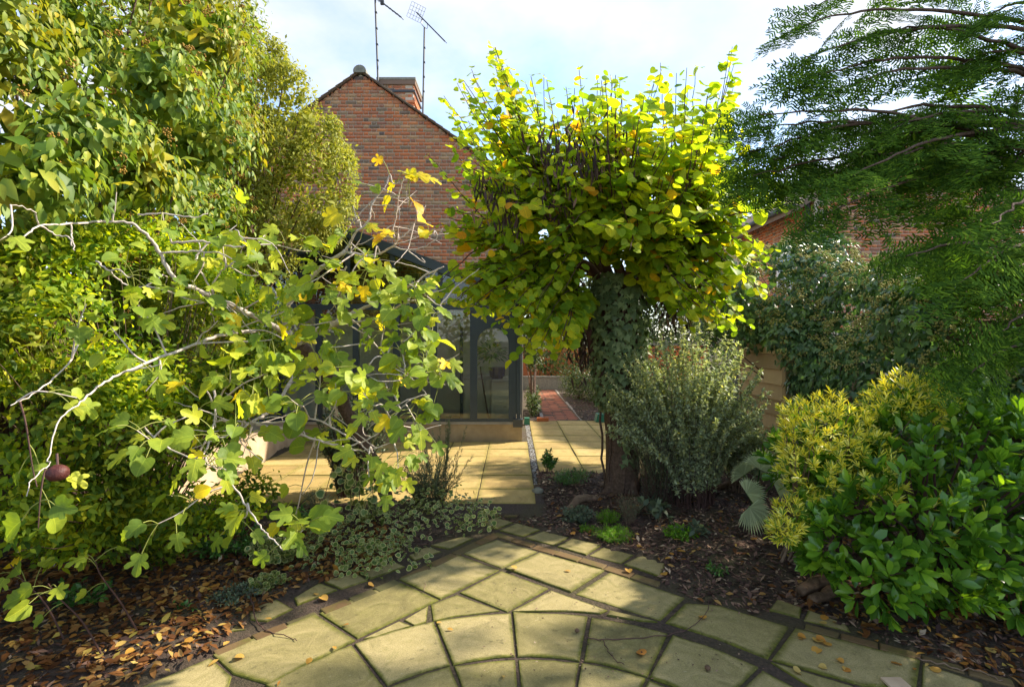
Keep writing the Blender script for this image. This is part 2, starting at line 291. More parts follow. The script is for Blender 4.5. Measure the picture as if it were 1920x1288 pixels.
def fan(t):      # lighter copy of an outlined leaf: one centre point and its rim
    V, F, e = t; n = (len(V) - 1) // 2; k = np.r_[0, np.arange(n + 1, 2 * n + 1)]
    return V[k], np.array([(0, 1 + i, 1 + (i + 1) % n) for i in range(n)]), e[k]
def outline(half, c=(0, .35), fold=.2, droop=.2, wave=.0, mid=.55):
    h = np.array(half); pts = np.vstack([h, (h[1:-1] * [-1, 1])[::-1]]); n = len(pts); c = np.array(c)
    m = c + (pts - c) * mid; q = np.vstack([c[None], m, pts])
    z = fold * np.abs(q[:, 0]) - droop * np.clip(q[:, 1], 0, None) ** 2
    z[n + 1:] += wave * np.sin(np.arange(n) * 2.1)
    V = np.c_[q, z]; F = []
    for i in range(n):
        j = (i + 1) % n; F += [(0, 1 + i, 1 + j), (1 + i, n + 1 + i, n + 1 + j), (1 + i, n + 1 + j, 1 + j)]
    e = np.r_[0, np.full(n, .35), np.ones(n)]
    return V, np.array(F), e
HEART = [(0, .07), (.17, 0), (.36, .05), (.50, .24), (.52, .48), (.42, .72), (.22, .90), (0, 1.0)]
FIGL = [(0, .04), (.13, -.04), (.30, .0), (.40, .12), (.37, .24), (.30, .32), (.45, .40), (.56, .55), (.52, .67), (.40, .67), (.26, .56), (.17, .52), (.2, .68), (.21, .84), (.12, .96), (0, 1.0)]
FIGL2 = [(0, .05), (.16, -.03), (.36, .03), (.50, .20), (.52, .38), (.43, .48), (.40, .55), (.46, .68), (.40, .78), (.28, .74), (.2, .7), (.2, .82), (.12, .95), (0, 1.0)]
FIGL3 = [(0, .05), (.2, -.05), (.40, .06), (.52, .28), (.50, .5), (.42, .68), (.28, .86), (.12, .97), (0, 1.0)]
IVYL = [(0, .10), (.2, -.05), (.42, .02), (.36, .2), (.53, .42), (.27, .5), (.15, .68), (0, 1.0)]
T_heart = [outline(HEART, (0, .42), .25, .15), outline(HEART, (0, .42), -.1, .25, .03), outline(HEART, (0, .42), .4, .05, .02)]
T_heart = [fan(t) for t in T_heart]
T_fig = [outline(FIGL, (0, .33), .25, .2, .02), outline(FIGL2, (0, .38), .35, .3, .03), outline(FIGL, (0, .33), -.1, .35, .04), outline(FIGL3, (0, .4), .3, .25, .03)]
T_ivy = [outline(IVYL, (0, .32), .25, .15, .01), outline(IVYL, (0, .32), -.1, .3, .02)]
T_ivy = [fan(t) for t in T_ivy]
T_ov3 = [ovate(.44, 3, .35, .15, .38), ovate(.40, 3, .2, .3, .36, .06), ovate(.48, 3, .1, .2, .4, -.06)]
T_ov = [ovate(.46, 2, .35, .15), ovate(.42, 2, .2, .3, .4, .06), ovate(.5, 2, .1, .2, .45, -.06)]
T_small = [ovate(.5, 1, .3, .1), ovate(.42, 2, .25, .25)]
T_obov = [ovate(.42, 3, .25, .12, .62), ovate(.40, 3, .35, .22, .6, .04), ovate(.45, 3, .15, .05, .62, -.04)]
T_narrow = [ovate(.19, 2, .4, .10, .5), ovate(.17, 2, .3, .2, .5, .05)]
T_thin = [ovate(.12, 1, .2, .1)]
T_round = [outline(HEART, (0, .45), .15, .1, .02)]

def frames(D, Nn):
    D = nrm(D); X = nrm(np.cross(D, Nn)); return np.stack([X, D, np.cross(X, D)], axis=2)
def foliage(root, tpls, P, D, Nn, S, mat, nobj=0, leafname='leaf', massname='foliage', smooth=True):
    """leaves that show largest become objects of their own, the rest one joined part"""
    base = wpos(root)
    P = np.asarray(P); n = len(P); S = np.broadcast_to(S, (n,)); Rm = frames(np.asarray(D, float), np.asarray(Nn, float))
    vid = rng.integers(0, len(tpls), n); own = np.zeros(n, bool)
    if nobj:
        d = np.maximum(P[:, 1], .3); px = 960 + P[:, 0] / d * FPX; py = HZ - (P[:, 2] - HC) / d * FPX; size = S / d * FPX
        inside = (px > -10) & (px < 1930) & (py > -10) & (py < 1300)
        cell = (px // 14).astype(int) * 1000 + (py // 14).astype(int)
        o = np.argsort(d); _, first = np.unique(cell[o], return_index=True); vis = np.zeros(n, bool); vis[o[first]] = True
        sco = np.where(inside, size, 0) * np.where(vis, 1, .3); own[np.argsort(-sco)[:nobj]] = True; own &= inside
        mes = [tri_mesh(leafname, t[0], t[1], mat, t[2], smooth, t[0][:, :2]) for t in tpls]
        for i in np.where(own)[0]:
            o = link(leafname, mes[vid[i]], root); m = Matrix(Rm[i].tolist()).to_4x4() @ Matrix.Scale(S[i], 4); m.translation = Vector(P[i] - base); o.matrix_local = m
    Vs, Fs, Es, Ls, off = [], [], [], [], 0
    for k, (tv, tf, te) in enumerate(tpls):
        ix = np.where((vid == k) & ~own)[0]
        if not len(ix): continue
        W = np.einsum('nij,kj->nki', Rm[ix], tv) * S[ix][:, None, None] + (P[ix] - base)[:, None, :]
        Vs.append(W.reshape(-1, 3)); Fs.append((tf[None] + (off + np.arange(len(ix)) * len(tv))[:, None, None]).reshape(-1, 3)); Es.append(np.tile(te, len(ix))); Ls.append(np.tile(tv[:, :2], (len(ix), 1))); off += len(ix) * len(tv)
    if Vs:
        o = link(massname, tri_mesh(massname, np.vstack(Vs), np.vstack(Fs), mat, np.concatenate(Es), smooth, np.vstack(Ls) if nobj else None), root); o['kind'] = 'stuff'
        return o
def sph(n): return nrm(rng.normal(size=(n, 3)))
def blob_points(blobs, n, lo=.78, hi=1.05, face=None, gaps=0):
    """points near the skin of a cluster of ellipsoids with outward normals"""
    B = np.array([b[:3] for b in blobs]); Rr = np.array([np.broadcast_to(b[3], 3) for b in blobs], float)
    w = (Rr[:, 0] * Rr[:, 2]); k = rng.choice(len(B), n * 2, p=w / w.sum()); u = sph(n * 2)
    if face is not None: u = np.where((u @ np.array(face) < -.25)[:, None], -u, u)
    P = B[k] + u * Rr[k] * U(lo, hi, n * 2)[:, None]; keep = np.ones(n * 2, bool)
    for j in range(len(B)):
        keep &= ~((((P - B[j]) / Rr[j]) ** 2).sum(1) < .60) | (k == j)
    keep &= P[:, 2] > .03
    if gaps: keep &= (np.sin(P[:, 0] * 5.1 + 1.3 * np.sin(P[:, 2] * 2.7)) + np.sin(P[:, 1] * 4.3 + 2 + np.sin(P[:, 0] * 3)) + np.sin(P[:, 2] * 5.7 + 1 + 1.5 * np.sin(P[:, 1] * 3.1)) + rng.normal(0, .5, n * 2)) > -gaps
    return P[keep][:n], nrm(u / Rr[k])[keep][:n]
def sprigs(P, Nn, m, spread, jl=.35):
    """m leaves round every point"""
    Pn = np.repeat(P, m, 0) + rng.normal(0, spread, (len(P) * m, 3)); return Pn, nrm(np.repeat(Nn, m, 0) + rng.normal(0, jl, (len(P) * m, 3)))
def umbels(root, P, mat, r=.03, name='umbel_clusters'):
    base = wpos(root); oct_v = np.array([(1, 0, 0), (-1, 0, 0), (0, 1, 0), (0, -1, 0), (0, 0, 1), (0, 0, -1)], float)
    oct_f = np.array([(0, 2, 4), (2, 1, 4), (1, 3, 4), (3, 0, 4), (2, 0, 5), (1, 2, 5), (3, 1, 5), (0, 3, 5)])
    Vs, Fs, off = [], [], 0
    for p in P:
        c = p - base + sph(16) * r * U(.6, 1.1) * np.array([1, 1, .8]); W = (c[:, None, :] + oct_v[None] * r * .24).reshape(-1, 3)
        Vs.append(W); Fs.append((oct_f[None] + (off + np.arange(16) * 6)[:, None, None]).reshape(-1, 3)); off += len(W)
    o = link(name, tri_mesh(name, np.vstack(Vs), np.vstack(Fs), mat), root); o['kind'] = 'stuff'; return o

# ================================================================== GROUND, PAVING
CC, RO, RI, R2 = np.array([.083, 1.584]), 1.605, 1.15, .70
def px2(poly): return np.array([G(x, y)[:2] for x, y in poly])
def inpoly(X, Y, poly):
    r = np.zeros(X.shape, bool); n = len(poly)
    for i in range(n):
        x0, y0 = poly[i]; x1, y1 = poly[(i + 1) % n]
        r ^= ((y0 > Y) != (y1 > Y)) & (X < (x1 - x0) * (Y - y0) / (y1 - y0 + 1e-12) + x0)
    return r
near_outline = px2([(925, 974), (1015, 998), (1130, 1028), (1250, 1062), (1245, 1100), (1290, 1127), (1345, 1138), (1440, 1160), (1445, 1148), (1505, 1145), (1600, 1185), (1700, 1222), (1790, 1252), (1900, 1288), (1900, 1600), (250, 1600), (250, 1290), (395, 1232), (440, 1185), (520, 1128), (600, 1097), (690, 1080), (765, 1045), (850, 1012)])
def paved(X, Y):
    return inpoly(X, Y, near_outline) | ((X - CC[0]) ** 2 + (Y - CC[1]) ** 2 < 1.66 ** 2) | ((X > -3.45) & (X < .3) & (Y > 5.3) & (Y < 11)) | ((X > .2) & (X < 3.35) & (Y > 6.45) & (Y < 10.75)) | ((X > .7) & (X < 1.45) & (Y > 10.6) & (Y < 17.2)) | ((X > -.75) & (X < .3) & (Y > 4.95) & (Y < 5.35))
def soilz(X, Y):
    z = .035 + .03 * np.sin(X * 2.3 + 1) * np.cos(Y * 1.9) + .015 * np.sin(X * 7 + Y * 5) + .02 * np.cos(X * 3.1 - Y * 4.3)
    return np.where(paved(X, Y), .0185, z)
def ax(c, lo, hi, st, far):
    a = np.arange(lo, hi, st); e = c * 0 + np.geomspace(.3, far, 22)
    return np.r_[(lo - e)[::-1], a, hi + e]
gx = ax(0, -6, 6, .06, 400); gy = np.r_[-400, -100, -20, -5, np.arange(.2, 12, .06), 12 + np.geomspace(.3, 900, 24)]
XX, YY = np.meshgrid(gx, gy); ZZ = soilz(XX, YY); ZZ += np.where(paved(XX, YY), 0, rng.normal(0, .006, XX.shape))
nx, ny = len(gx), len(gy); ii = np.arange(nx * ny).reshape(ny, nx)
gme = tri_mesh('ground', np.c_[XX.ravel(), YY.ravel(), ZZ.ravel()], np.stack([ii[:-1, :-1], ii[:-1, 1:], ii[1:, 1:], ii[1:, :-1]], -1).reshape(-1, 4), M['soil'])
tag(link('ground', gme), 'dark mulched soil of the planting beds', kind='structure')

def slab(poly, name, mat, parent, th=.035, top=.026, gap=.004, bev=.005, band=.16, name_smooth=False):
    p = np.array(poly, float); n = len(p)
    if np.sum(p[:, 0] * np.roll(p[:, 1], -1) - p[:, 1] * np.roll(p[:, 0], -1)) < 0: p = p[::-1]
    c = p.mean(0); d = np.linalg.norm(p - c, axis=1, keepdims=True)
    p = p + rng.normal(0, .003, p.shape); q0 = p + (c - p) / d * gap
    q1 = q0 + (c - q0) / d * bev; q2 = q0 + (c - q0) * band
    zt = top + U(-.004, .004); tl = rng.normal(0, .003, 2)
    zz = lambda q: zt + (q - c) @ tl
    V = [(*v, zt - th) for v in q0 - c] ; V = []
    for q, dz in ((q0, -th), (q0, -bev * .8), (q1, 0), (q2, .0012)):
        z = zz(q) + dz; V += [(a, b, e) for (a, b), e in zip(q - c, z)]
    V.append((0, 0, zt + .0012)); F = []
    for r in range(3):
        for i in range(n):
            j = (i + 1) % n; F.append((r * n + i, r * n + j, (r + 1) * n + j, (r + 1) * n + i))
    for i in range(n): F.append((3 * n + i, 3 * n + (i + 1) % n, 4 * n))
    e = [1] * (3 * n) + [.0] * (n + 1)
    return link(name, MB().add(V, F, e).mesh(name, mat), parent, (c[0], c[1], 0))
def quadpx(*a): return px2(a)
near = bpy.data.objects.new('circle_paving', None); col.objects.link(near); tag(near, 'mossy buff stone paving circle with flagstone surround', kind='structure')
def arc(r, a0, a1, k=6): return [(CC[0] + r * math.sin(R_(a)), CC[1] + r * math.cos(R_(a))) for a in np.linspace(a0, a1, k)]
st = 360 / 21
for k in range(21):
    a0 = -3.0 + st * k; g = .38
    slab(arc(RI + .008, a0 + g, a0 + st - g) + arc(RO - .004, a0 + st - g * .75, a0 + g * .75), 'paving_slab', M['stone'], near, gap=.004, band=.12)
    if k % 1 == 0: slab(arc(R2 + .010, a0 + .6, a0 + st - .6) + arc(RI - .008, a0 + st - .4, a0 + .4), 'paving_slab', M['stone'], near, gap=.004, band=.12)
slab(arc(R2 - .015, 0, 343, 24), 'paving_slab', M['stone'], near)
flags = [  # flagstones round the circle, corners read on the ground
 [(931, 1016), (1009, 1039), (941, 1071), (862, 1041)], [(857, 1044), (937, 1074), (825, 1130), (747, 1092)],
 [(946, 1071), (1010, 1041), (1136, 1076), (1072, 1117)], [(941, 1076), (1029, 1110), (950, 1154), (860, 1117)],
 [(857, 1120), (939, 1152), (900, 1157), (852, 1163), (810, 1171), (806, 1140)], [(802, 1142), (801, 1174), (776, 1180), (755, 1169)],
 [(750, 1171), (772, 1181), (735, 1192), (700, 1203), (680, 1205)], [(744, 1094), (824, 1131), (669, 1204), (596, 1156)],
 [(592, 1158), (667, 1208), (585, 1250), (505, 1292), (435, 1272), (395, 1234)], [(393, 1240), (434, 1276), (420, 1330), (300, 1380), (230, 1310)],
 [(1142, 1078), (1286, 1127), (1239, 1171), (1078, 1119)], [(1031, 1113), (1140, 1151), (1127, 1158), (1060, 1153), (958, 1154)],
 [(1143, 1152), (1233, 1174), (1200, 1172), (1136, 1160)], [(1282, 1137), (1345, 1140), (1480, 1183), (1440, 1243), (1340, 1205), (1247, 1174)],
 [(1491, 1186), (1725, 1247), (1721, 1300), (1620, 1296), (1444, 1245)], [(1730, 1252), (1840, 1288), (1860, 1340), (1727, 1310)],
 [(1443, 1249), (1600, 1295), (1640, 1340), (1560, 1320), (1490, 1280)], [(500, 1296), (590, 1252), (655, 1222), (690, 1260), (640, 1330), (560, 1340), (440, 1340), (436, 1290)]]
flags = flags[:-1]
for f in flags: slab(px2(f), 'paving_slab', M['stone'], near)
edge_slabs = [[(905, 985), (926, 974), (963, 984), (929, 998)], [(936, 999), (969, 985), (1014, 998), (982, 1012)], [(985, 1013), (1018, 1000), (1067, 1012), (1040, 1028)], [(1043, 1030), (1072, 1015), (1127, 1028), (1100, 1047)],
 [(1103, 1047), (1131, 1030), (1190, 1045), (1166, 1062)], [(1169, 1064), (1200, 1047), (1250, 1062), (1240, 1089)], [(1441, 1150), (1457, 1131), (1502, 1146), (1499, 1165)], [(1505, 1169), (1513, 1148), (1588, 1177), (1596, 1192)],
 [(765, 1046), (801, 1030), (828, 1039), (776, 1058)], [(805, 1028), (868, 1011), (889, 1014), (843, 1035)], [(549, 1129), (600, 1099), (634, 1112), (557, 1142)], [(603, 1095), (669, 1080), (690, 1094), (638, 1111)], [(694, 1092), (671, 1079), (738, 1058), (760, 1068)], [(468, 1170), (462, 1147), (520, 1129), (551, 1147), (500, 1172)], [(375, 1190), (430, 1172), (462, 1187), (400, 1196)]]
for f in edge_slabs: slab(px2(f), 'edging_slab', M['stone'], near, gap=.004)
def band(p0, p1, w, n, mat, parent, name='edging_brick', inward=1):
    a, b = G(*p0)[:2], G(*p1)[:2]; t = (b - a) / n; nn = np.array([-t[1], t[0]]); nn = nn / np.linalg.norm(nn) * w * inward
    for i in range(n): slab([a + t * i, a + t * (i + 1), a + t * (i + 1) + nn, a + t * i + nn], name, mat, parent, gap=.004 + U(0, .003), bev=.006, top=.027)
band((931, 1003), (1245, 1098), .085, 7, M['paver'], near, inward=-1)
band((926, 1004), (748, 1089), .085, 4, M['paver'], near, inward=1)
band((742, 1092), (598, 1150), .08, 3, M['paver'], near, inward=1)
band((592, 1152), (398, 1228), .075, 3, M['paver'], near, inward=1)
band((1508, 1175), (1900, 1284), .07, 5, M['paver'], near, inward=-1)
# bricks at the foot of the terrace
for r in range(2):
    for i in range(6):
        x = .22 - i * .165 + r * .02; y = 5.27 - r * .155
        slab([(x, y), (x - .15, y), (x - .15, y - .145), (x, y - .145)], 'edging_brick', M['paver'], near, gap=.003, bev=.006, top=.012)
# upper terrace
ter = bpy.data.objects.new('sandstone_terrace', None); col.objects.link(ter); tag(ter, 'yellow sandstone terrace in front of the conservatory', kind='structure')
xs = [.255, -.372, -.966, -1.57, -2.19, -2.82, -3.46]; ys = [8.50, 7.94, 7.44, 6.91, 6.41, 5.83, 5.31]
for i in range(6):
    for j in range(6): slab([(xs[i + 1], ys[j + 1]), (xs[i], ys[j + 1]), (xs[i], ys[j]), (xs[i + 1], ys[j])], 'terrace_slab', M['sand'], ter, gap=.008, band=.2)
xs = [.345, .933, 1.54, 2.15, 2.76, 3.35]; ys = [10.72, 10.2, 9.66, 9.06, 8.50, 7.98, 7.46, 6.95, 6.44]
for i in range(5):
    for j in range(8): slab([(xs[i], ys[j + 1]), (xs[i + 1], ys[j + 1]), (xs[i + 1], ys[j]), (xs[i], ys[j])], 'terrace_slab', M['sand'], ter, gap=.008, band=.2)
# gravel drain beside the conservatory
dr = bpy.data.objects.new('gravel_drain', None); col.objects.link(dr); tag(dr, 'narrow strip of grey stones along the terrace', kind='structure')
b = MB().box(.256, .344, 6.0, 10.7, -.03, .005).obj('drain_bed', M['mortar'], dr)
Vd, Fd = ovate(.9, 1, 0, 0)[:2]; ico = [np.array([(1, 0, 0), (-1, 0, 0), (0, 1, 0), (0, -1, 0), (0, 0, 1), (0, 0, -1)], float), np.array([(0, 2, 4), (2, 1, 4), (1, 3, 4), (3, 0, 4), (2, 0, 5), (1, 2, 5), (3, 1, 5), (0, 3, 5)])]
n = 1500; pc = np.c_[U(.262, .338, n), U(6.02, 10.68, n), U(.004, .016, n)]; sc_ = U(.010, .022, n)
o = link('drain_stones', tri_mesh('drain_stones', (pc[:, None] + ico[0][None] * sc_[:, None, None] * np.array([1, 1.2, .7])).reshape(-1, 3), (ico[1][None] + (np.arange(n) * 6)[:, None, None]).reshape(-1, 3), M['gravel']), dr); o['kind'] = 'stuff'
# brick path beyond
pth = bpy.data.objects.new('brick_path', None); col.objects.link(pth); tag(pth, 'red brick garden path beyond the terrace', kind='structure')
for c in range(3):
    for r in range(58):
        y = 10.78 + r * .112; x = .70 + c * .235 + (.0 if r % 2 else .04)
        slab([(x, y), (x + .222, y), (x + .222, y + .1), (x, y + .1)], 'path_brick', M['pathbrick'], pth, gap=.003, bev=.004, top=.02)
MB().box(.62, .695, 10.76, 17.3, -.05, .03).obj('path_kerb', M['greywood'], pth); MB().box(1.44, 1.50, 10.76, 17.3, -.05, .035).obj('path_kerb', M['greywood'], pth)

# ================================================================== BRICKWORK
def brickwork(parent, org, ux, uz, width, height, inside, keep, nobj, mat=None, dep=.012, visible=None, span=None):
    """flemish bond: stretchers and headers, each with its own faces; ux/uz unit vectors, normal = ux x uz"""
    org, ux, uz = map(lambda a: np.array(a, float), (org, ux, uz)); nn = np.cross(ux, uz); base = wpos(parent)
    mat = mat or M['brick']; items = []; cuts = []
    for r in range(int(height / .075)):
        x = -.16 * (r % 2) - U(0, .02); k = 0
        while x < width:
            w = .215 if k % 2 == 0 else .1025
            if inside(x + .004, r * .075) and inside(x + w - .004, r * .075) and inside(x + .004, r * .075 + .065) and inside(x + w - .004, r * .075 + .065): items.append((x, r * .075, w))
            elif span:
                (l0, h0), (l1, h1) = span(r * .075), span(r * .075 + .065); q = (max(x, l0), min(x + w, h0), max(x, l1), min(x + w, h1))
                if q[1] - q[0] > .02 and x + w <= width + .01 and x >= -.01: cuts.append((r * .075,) + (q if q[3] > q[2] else (q[0], q[1], (q[0] if x < (l0 + h0) / 2 - 1e9 else q[0]), q[0] + .004)))
            x += w + .010; k += 1
    def bverts(w, d):
        return np.array([(0, 0, -.02), (w, 0, -.02), (w, .065, -.02), (0, .065, -.02), (.003, .003, d), (w - .003, .003, d), (w - .003, .062, d), (.003, .062, d)])
    FQ = np.array([(4, 5, 6, 7), (0, 1, 5, 4), (1, 2, 6, 5), (2, 3, 7, 6), (3, 0, 4, 7)])
    Mt = np.stack([ux, uz, nn], 1); tov = lambda q: q @ Mt.T
    mes = {w: tri_mesh('brick', tov(bverts(w, dep)), FQ, mat, smooth=False) for w in (.215, .1025)}
    Vs, Fs, cnt, off = [], [], 0, 0
    items.sort(key=lambda t: (0 if visible(org + ux * t[0] + uz * t[1]) else 1, -t[2]) if visible else 0)
    for (x, z, w) in items:
        p = org + ux * x + uz * z
        if keep and not keep(p): continue
        if cnt < nobj: link('brick', mes[w], parent, p - base); cnt += 1
        else: Vs.append(tov(bverts(w, dep + U(-.003, .003))) + p - base); Fs.append(FQ + off); off += 8
    for (z, b0, b1, t0, t1) in cuts:
        if keep and not keep(org + ux * b0 + uz * z): continue
        q = np.array([(b0, z, -.02), (b1, z, -.02), (t1, z + .065, -.02), (t0, z + .065, -.02), (b0, z, dep), (b1, z, dep), (t1, z + .065, dep), (t0, z + .065, dep)])
        Vs.append(tov(q) + org - base); Fs.append(FQ + off); off += 8
    if Vs:
        o = link('brick_courses', tri_mesh('brick_courses', np.vstack(Vs), np.vstack(Fs), mat, smooth=False), parent); o['kind'] = 'stuff'
# ================================================================== MAIN HOUSE
GY = 11.1; AX, AH, SL = -3.28, 7.46, .70; HL, HR = -6.8, .24
house = thing('brick_house', 'brick house with plain gable end and tall antennas above its chimney', 'house', (AX, GY, 0))
er = AH - SL * (HR - AX)
MB().prism([(HL, -.05), (HR, -.05), (HR, er), (AX, AH), (HL, er)], 1, GY, GY + 6.5).obj('wall', M['mortar'], house)
hwall = house.children[0]; hroof = sub(house, 'roof')
brickwork(hwall, (HL, GY, 0), (1, 0, 0), (0, 0, 1), HR - HL, AH, lambda x, z: z < AH - .04 - SL * abs(x + HL - AX) and 0 <= x <= HR - HL, lambda p: p[0] > -5.6 and p[2] > 1.9, 300,
          visible=lambda p: -3.3 < p[0] < -1.45 and p[2] > 4.0, span=lambda z: (AX - HL - (AH + .03 - z) / SL, AX - HL + (AH + .03 - z) / SL))
roof = []
for s in (-1, 1):
    n = 20; L = 3.85; ca = 1 / math.hypot(1, SL); d = np.array([s * ca, -SL * ca]); nn2 = np.array([s * SL * ca, ca])
    for i in range(n):
        a0 = np.array([AX, AH + .05]) + d * (L / n * i - .02); a1 = a0 + d * (L / n + .06)
        q = [a0 + nn2 * .01, a1 + nn2 * .026, a1 + nn2 * .042, a0 + nn2 * .024]
        MB().prism([tuple(v) for v in q], 1, GY - .07, GY + 6.6).obj('roof_course', M['tile'], hroof)
    q = [np.array([AX, AH + .05]) - nn2 * .0, np.array([AX, AH + .05]) + d * L - nn2 * .0, np.array([AX, AH + .05]) + d * L + nn2 * .03, np.array([AX, AH + .05]) + nn2 * .03]
    MB().prism([tuple(v) for v in q], 1, GY - .045, GY + .0).obj('verge_mortar', M['tile'], hroof)
pts = [(AX + .14 * math.cos(t), AH + .04 + .13 * math.sin(t)) for t in np.linspace(-.25, math.pi + .25, 12)]
rb = MB()
MB().prism(pts, 1, GY - .09, GY + 6.6).obj('ridge_tile', M['stoneg'], hroof)
# chimney, on the far slope
ch = thing('chimney_stack', 'red brick chimney stack with projecting bands and concrete cap', 'chimney', (-2.93, 13.0, 7.0))
cx0, cx1, cy0, cy1 = -3.37, -2.50, 13.0, 13.9
MB().box(cx0, cx1, cy0, cy1, 5.5, 8.25).obj('shaft', M['mortar'], ch); csh = ch.children[0]
tr_ = lambda *a: True
brickwork(csh, (cx0, cy0, 6.6), (1, 0, 0), (0, 0, 1), cx1 - cx0, 1.63, lambda x, z: -.01 <= x <= cx1 - cx0 + .01, None, 120)
brickwork(csh, (cx1, cy0, 6.6), (0, 1, 0), (0, 0, 1), .9, 1.63, lambda x, z: -.01 <= x <= .91, None, 120)
for z in (7.72, 7.99): MB().box(cx0 - .045, cx1 + .045, cy0 - .045, cy1 + .045, z, z + .055).obj('projecting_band', M['lead'] if z > 7.9 else M['brick'], ch)
MB().box(cx0 - .05, cx1 + .05, cy0 - .05, cy1 + .05, 8.18, 8.29).obj('oversailing_course', M['brick'], ch)
cp = MB(); c0 = np.array([(cx0 + cx1) / 2, (cy0 + cy1) / 2])
V = [(cx0 - .06, cy0 - .06, 8.29), (cx1 + .06, cy0 - .06, 8.29), (cx1 + .06, cy1 + .06, 8.29), (cx0 - .06, cy1 + .06, 8.29), (cx0 - .06, cy0 - .06, 8.35), (cx1 + .06, cy0 - .06, 8.35), (cx1 + .06, cy1 + .06, 8.35), (cx0 - .06, cy1 + .06, 8.35), (c0[0] - .1, c0[1], 8.43), (c0[0] + .1, c0[1], 8.43)]
cp.add(V, [(0, 1, 5, 4), (1, 2, 6, 5), (2, 3, 7, 6), (3, 0, 4, 7), (4, 5, 9, 8), (5, 6, 9), (6, 7, 8, 9), (7, 4, 8), (3, 2, 1, 0)]).obj('cap', M['stoneg'], ch)
MB().tube([(c0[0], c0[1], 8.40), (c0[0], c0[1], 8.47)], [.06, .05], 10).obj('capped_pot', M['stoneg'], ch)
def yagi(base, top, a, b, n, label, grid=False, lean=0):
    r = thing('television_antenna', label, 'antenna', tuple(base)); a, b = np.array(a), np.array(b)
    MB().tube([base, top], .025, 6).obj('mast', M['lead'], r)
    MB().tube([a, b], .017, 5).obj('boom', M['lead'], r); d = nrm(b - a); s = nrm(np.cross(d, [0, 0, 1])); up = np.cross(s, d)
    for i in range(n):
        p = a + (b - a) * (i + .8) / n; MB().tube([p - s * .10 - up * .03, p + s * .10 + up * .03], .010, 4).obj('element', M['lead'], r)
    for k in range(4):
        q = np.array(base) + (np.array(top) - np.array(base)) * (.25 + .17 * k); MB().box(q[0] - .02, q[0] + .035, q[1] - .03, q[1] + .03, q[2] - .015, q[2] + .015).obj('cable_clip', M['lead'], r)
    if grid:
        g = MB()
        for u in np.linspace(-.22, .22, 6): g.tube([a + s * u - up * .2 - d * .1 * abs(u), a + s * u + up * .2 - d * .1 * abs(u)], .005, 4)
        for u in np.linspace(-.2, .2, 5): g.tube([a - s * .22 + up * u, a + s * .22 + up * u], .005, 4)
        g.obj('reflector_grid', M['metal'], r)
        MB().tube(spline([top, np.array(top) + (-.08, 0, .1), a + (b - a) * .22], 4), .012, 5).obj('bracket', M['metal'], r)
        MB().tube(spline([top, np.array(top) + (.08, -.05, -.06), a + (b - a) * .4], 5), .006, 4).obj('cable', M['lead'], r)
    else:
        MB().tube(spline([top - np.array([0, 0, .15]), top + np.array([.1, 0, -.3]), a + (b - a) * .1], 5), .006, 4).obj('cable', M['lead'], r)
        MB().box(*(lambda p: (p[0] - .04, p[0] + .05, p[1] - .03, p[1] + .03, p[2] - .05, p[2] + .05))(a + (b - a) * .2)).obj('junction_box', M['lead'], r)
yagi(P3(709, 158, 12.9), P3(703, -18, 12.9), P3(708, -1, 12.9), P3(752, 33, 12.2), 7, 'aerial on tall mast clipped along the chimney, boom without a grid')
yagi(P3(793, 212, 13.95), P3(796, 52, 13.95), P3(781, 24, 14.2), P3(834, 78, 13.2), 9, 'aerial with square wire reflector grid on mast behind the chimney', True)

# ================================================================== CONSERVATORY
FY = 8.51; WX0, WX1 = -5.7, .165
con = thing('conservatory', 'slate blue glazed conservatory with arched pane on a rendered dwarf wall', 'conservatory', (-2.7, FY, 0))
MB().box(WX0, WX1, FY, FY + .16, -.02, .315).obj('dwarf_wall', M['dwarf'], con)
MB().box(WX1 - .16, WX1, FY + .161, GY, -.02, .315).obj('dwarf_wall', M['dwarf'], con)
MB().prism([(FY - .02, .316), (FY + .12, .316), (FY + .12, .352), (FY + .03, .352)], 0, WX0, WX1 + .01).obj('sill', M['dwarf'], con)
EH, RH, RX = 2.22, 3.42, -2.75
px_x = lambda x: (x - 960) / 112.8
posts = [(px_x(955), px_x(978)), (px_x(881), px_x(893)), (px_x(807), px_x(818)), (px_x(736), px_x(748)), (px_x(660), px_x(671)), (px_x(590), px_x(601)), (px_x(518), px_x(529)), (px_x(446), px_x(457)), (WX0, WX0 + .1)]
for a, b_ in posts:
    if a > 0 or b_ > .1: MB().box(a, b_ - .09, FY + .022, FY + .10, .352, EH).box(b_ - .085, b_ - .015, FY + .005, FY + .11, .352, EH).box(b_ - .010, b_ + .004, FY + .03, FY + .1, .30, EH).obj('corner_post', M['frame'], con)
    else: MB().box(a, b_, FY + .03, FY + .10, .352, EH).obj('mullion', M['frame'], con)
MB().box(px_x(962), px_x(980), FY - .03, FY + .12, .27, .40).obj('corner_shoe', M['lead'], con)
MB().box(WX0, WX1, FY + .025, FY + .11, EH + .001, EH + .10).obj('eaves_beam', M['frame'], con)
MB().box(WX0, px_x(881), FY + .035, FY + .09, .353, .40).box(px_x(893), px_x(955), FY + .035, FY + .09, .353, .40).obj('bottom_rail', M['frame'], con)
# panes
for (a, _), (_, b_) in zip(posts[:-1], posts[1:]): MB().box(b_ + .002, a - .002, FY + .055, FY + .063, .401, EH - .002).obj('pane', M['glass'], con)
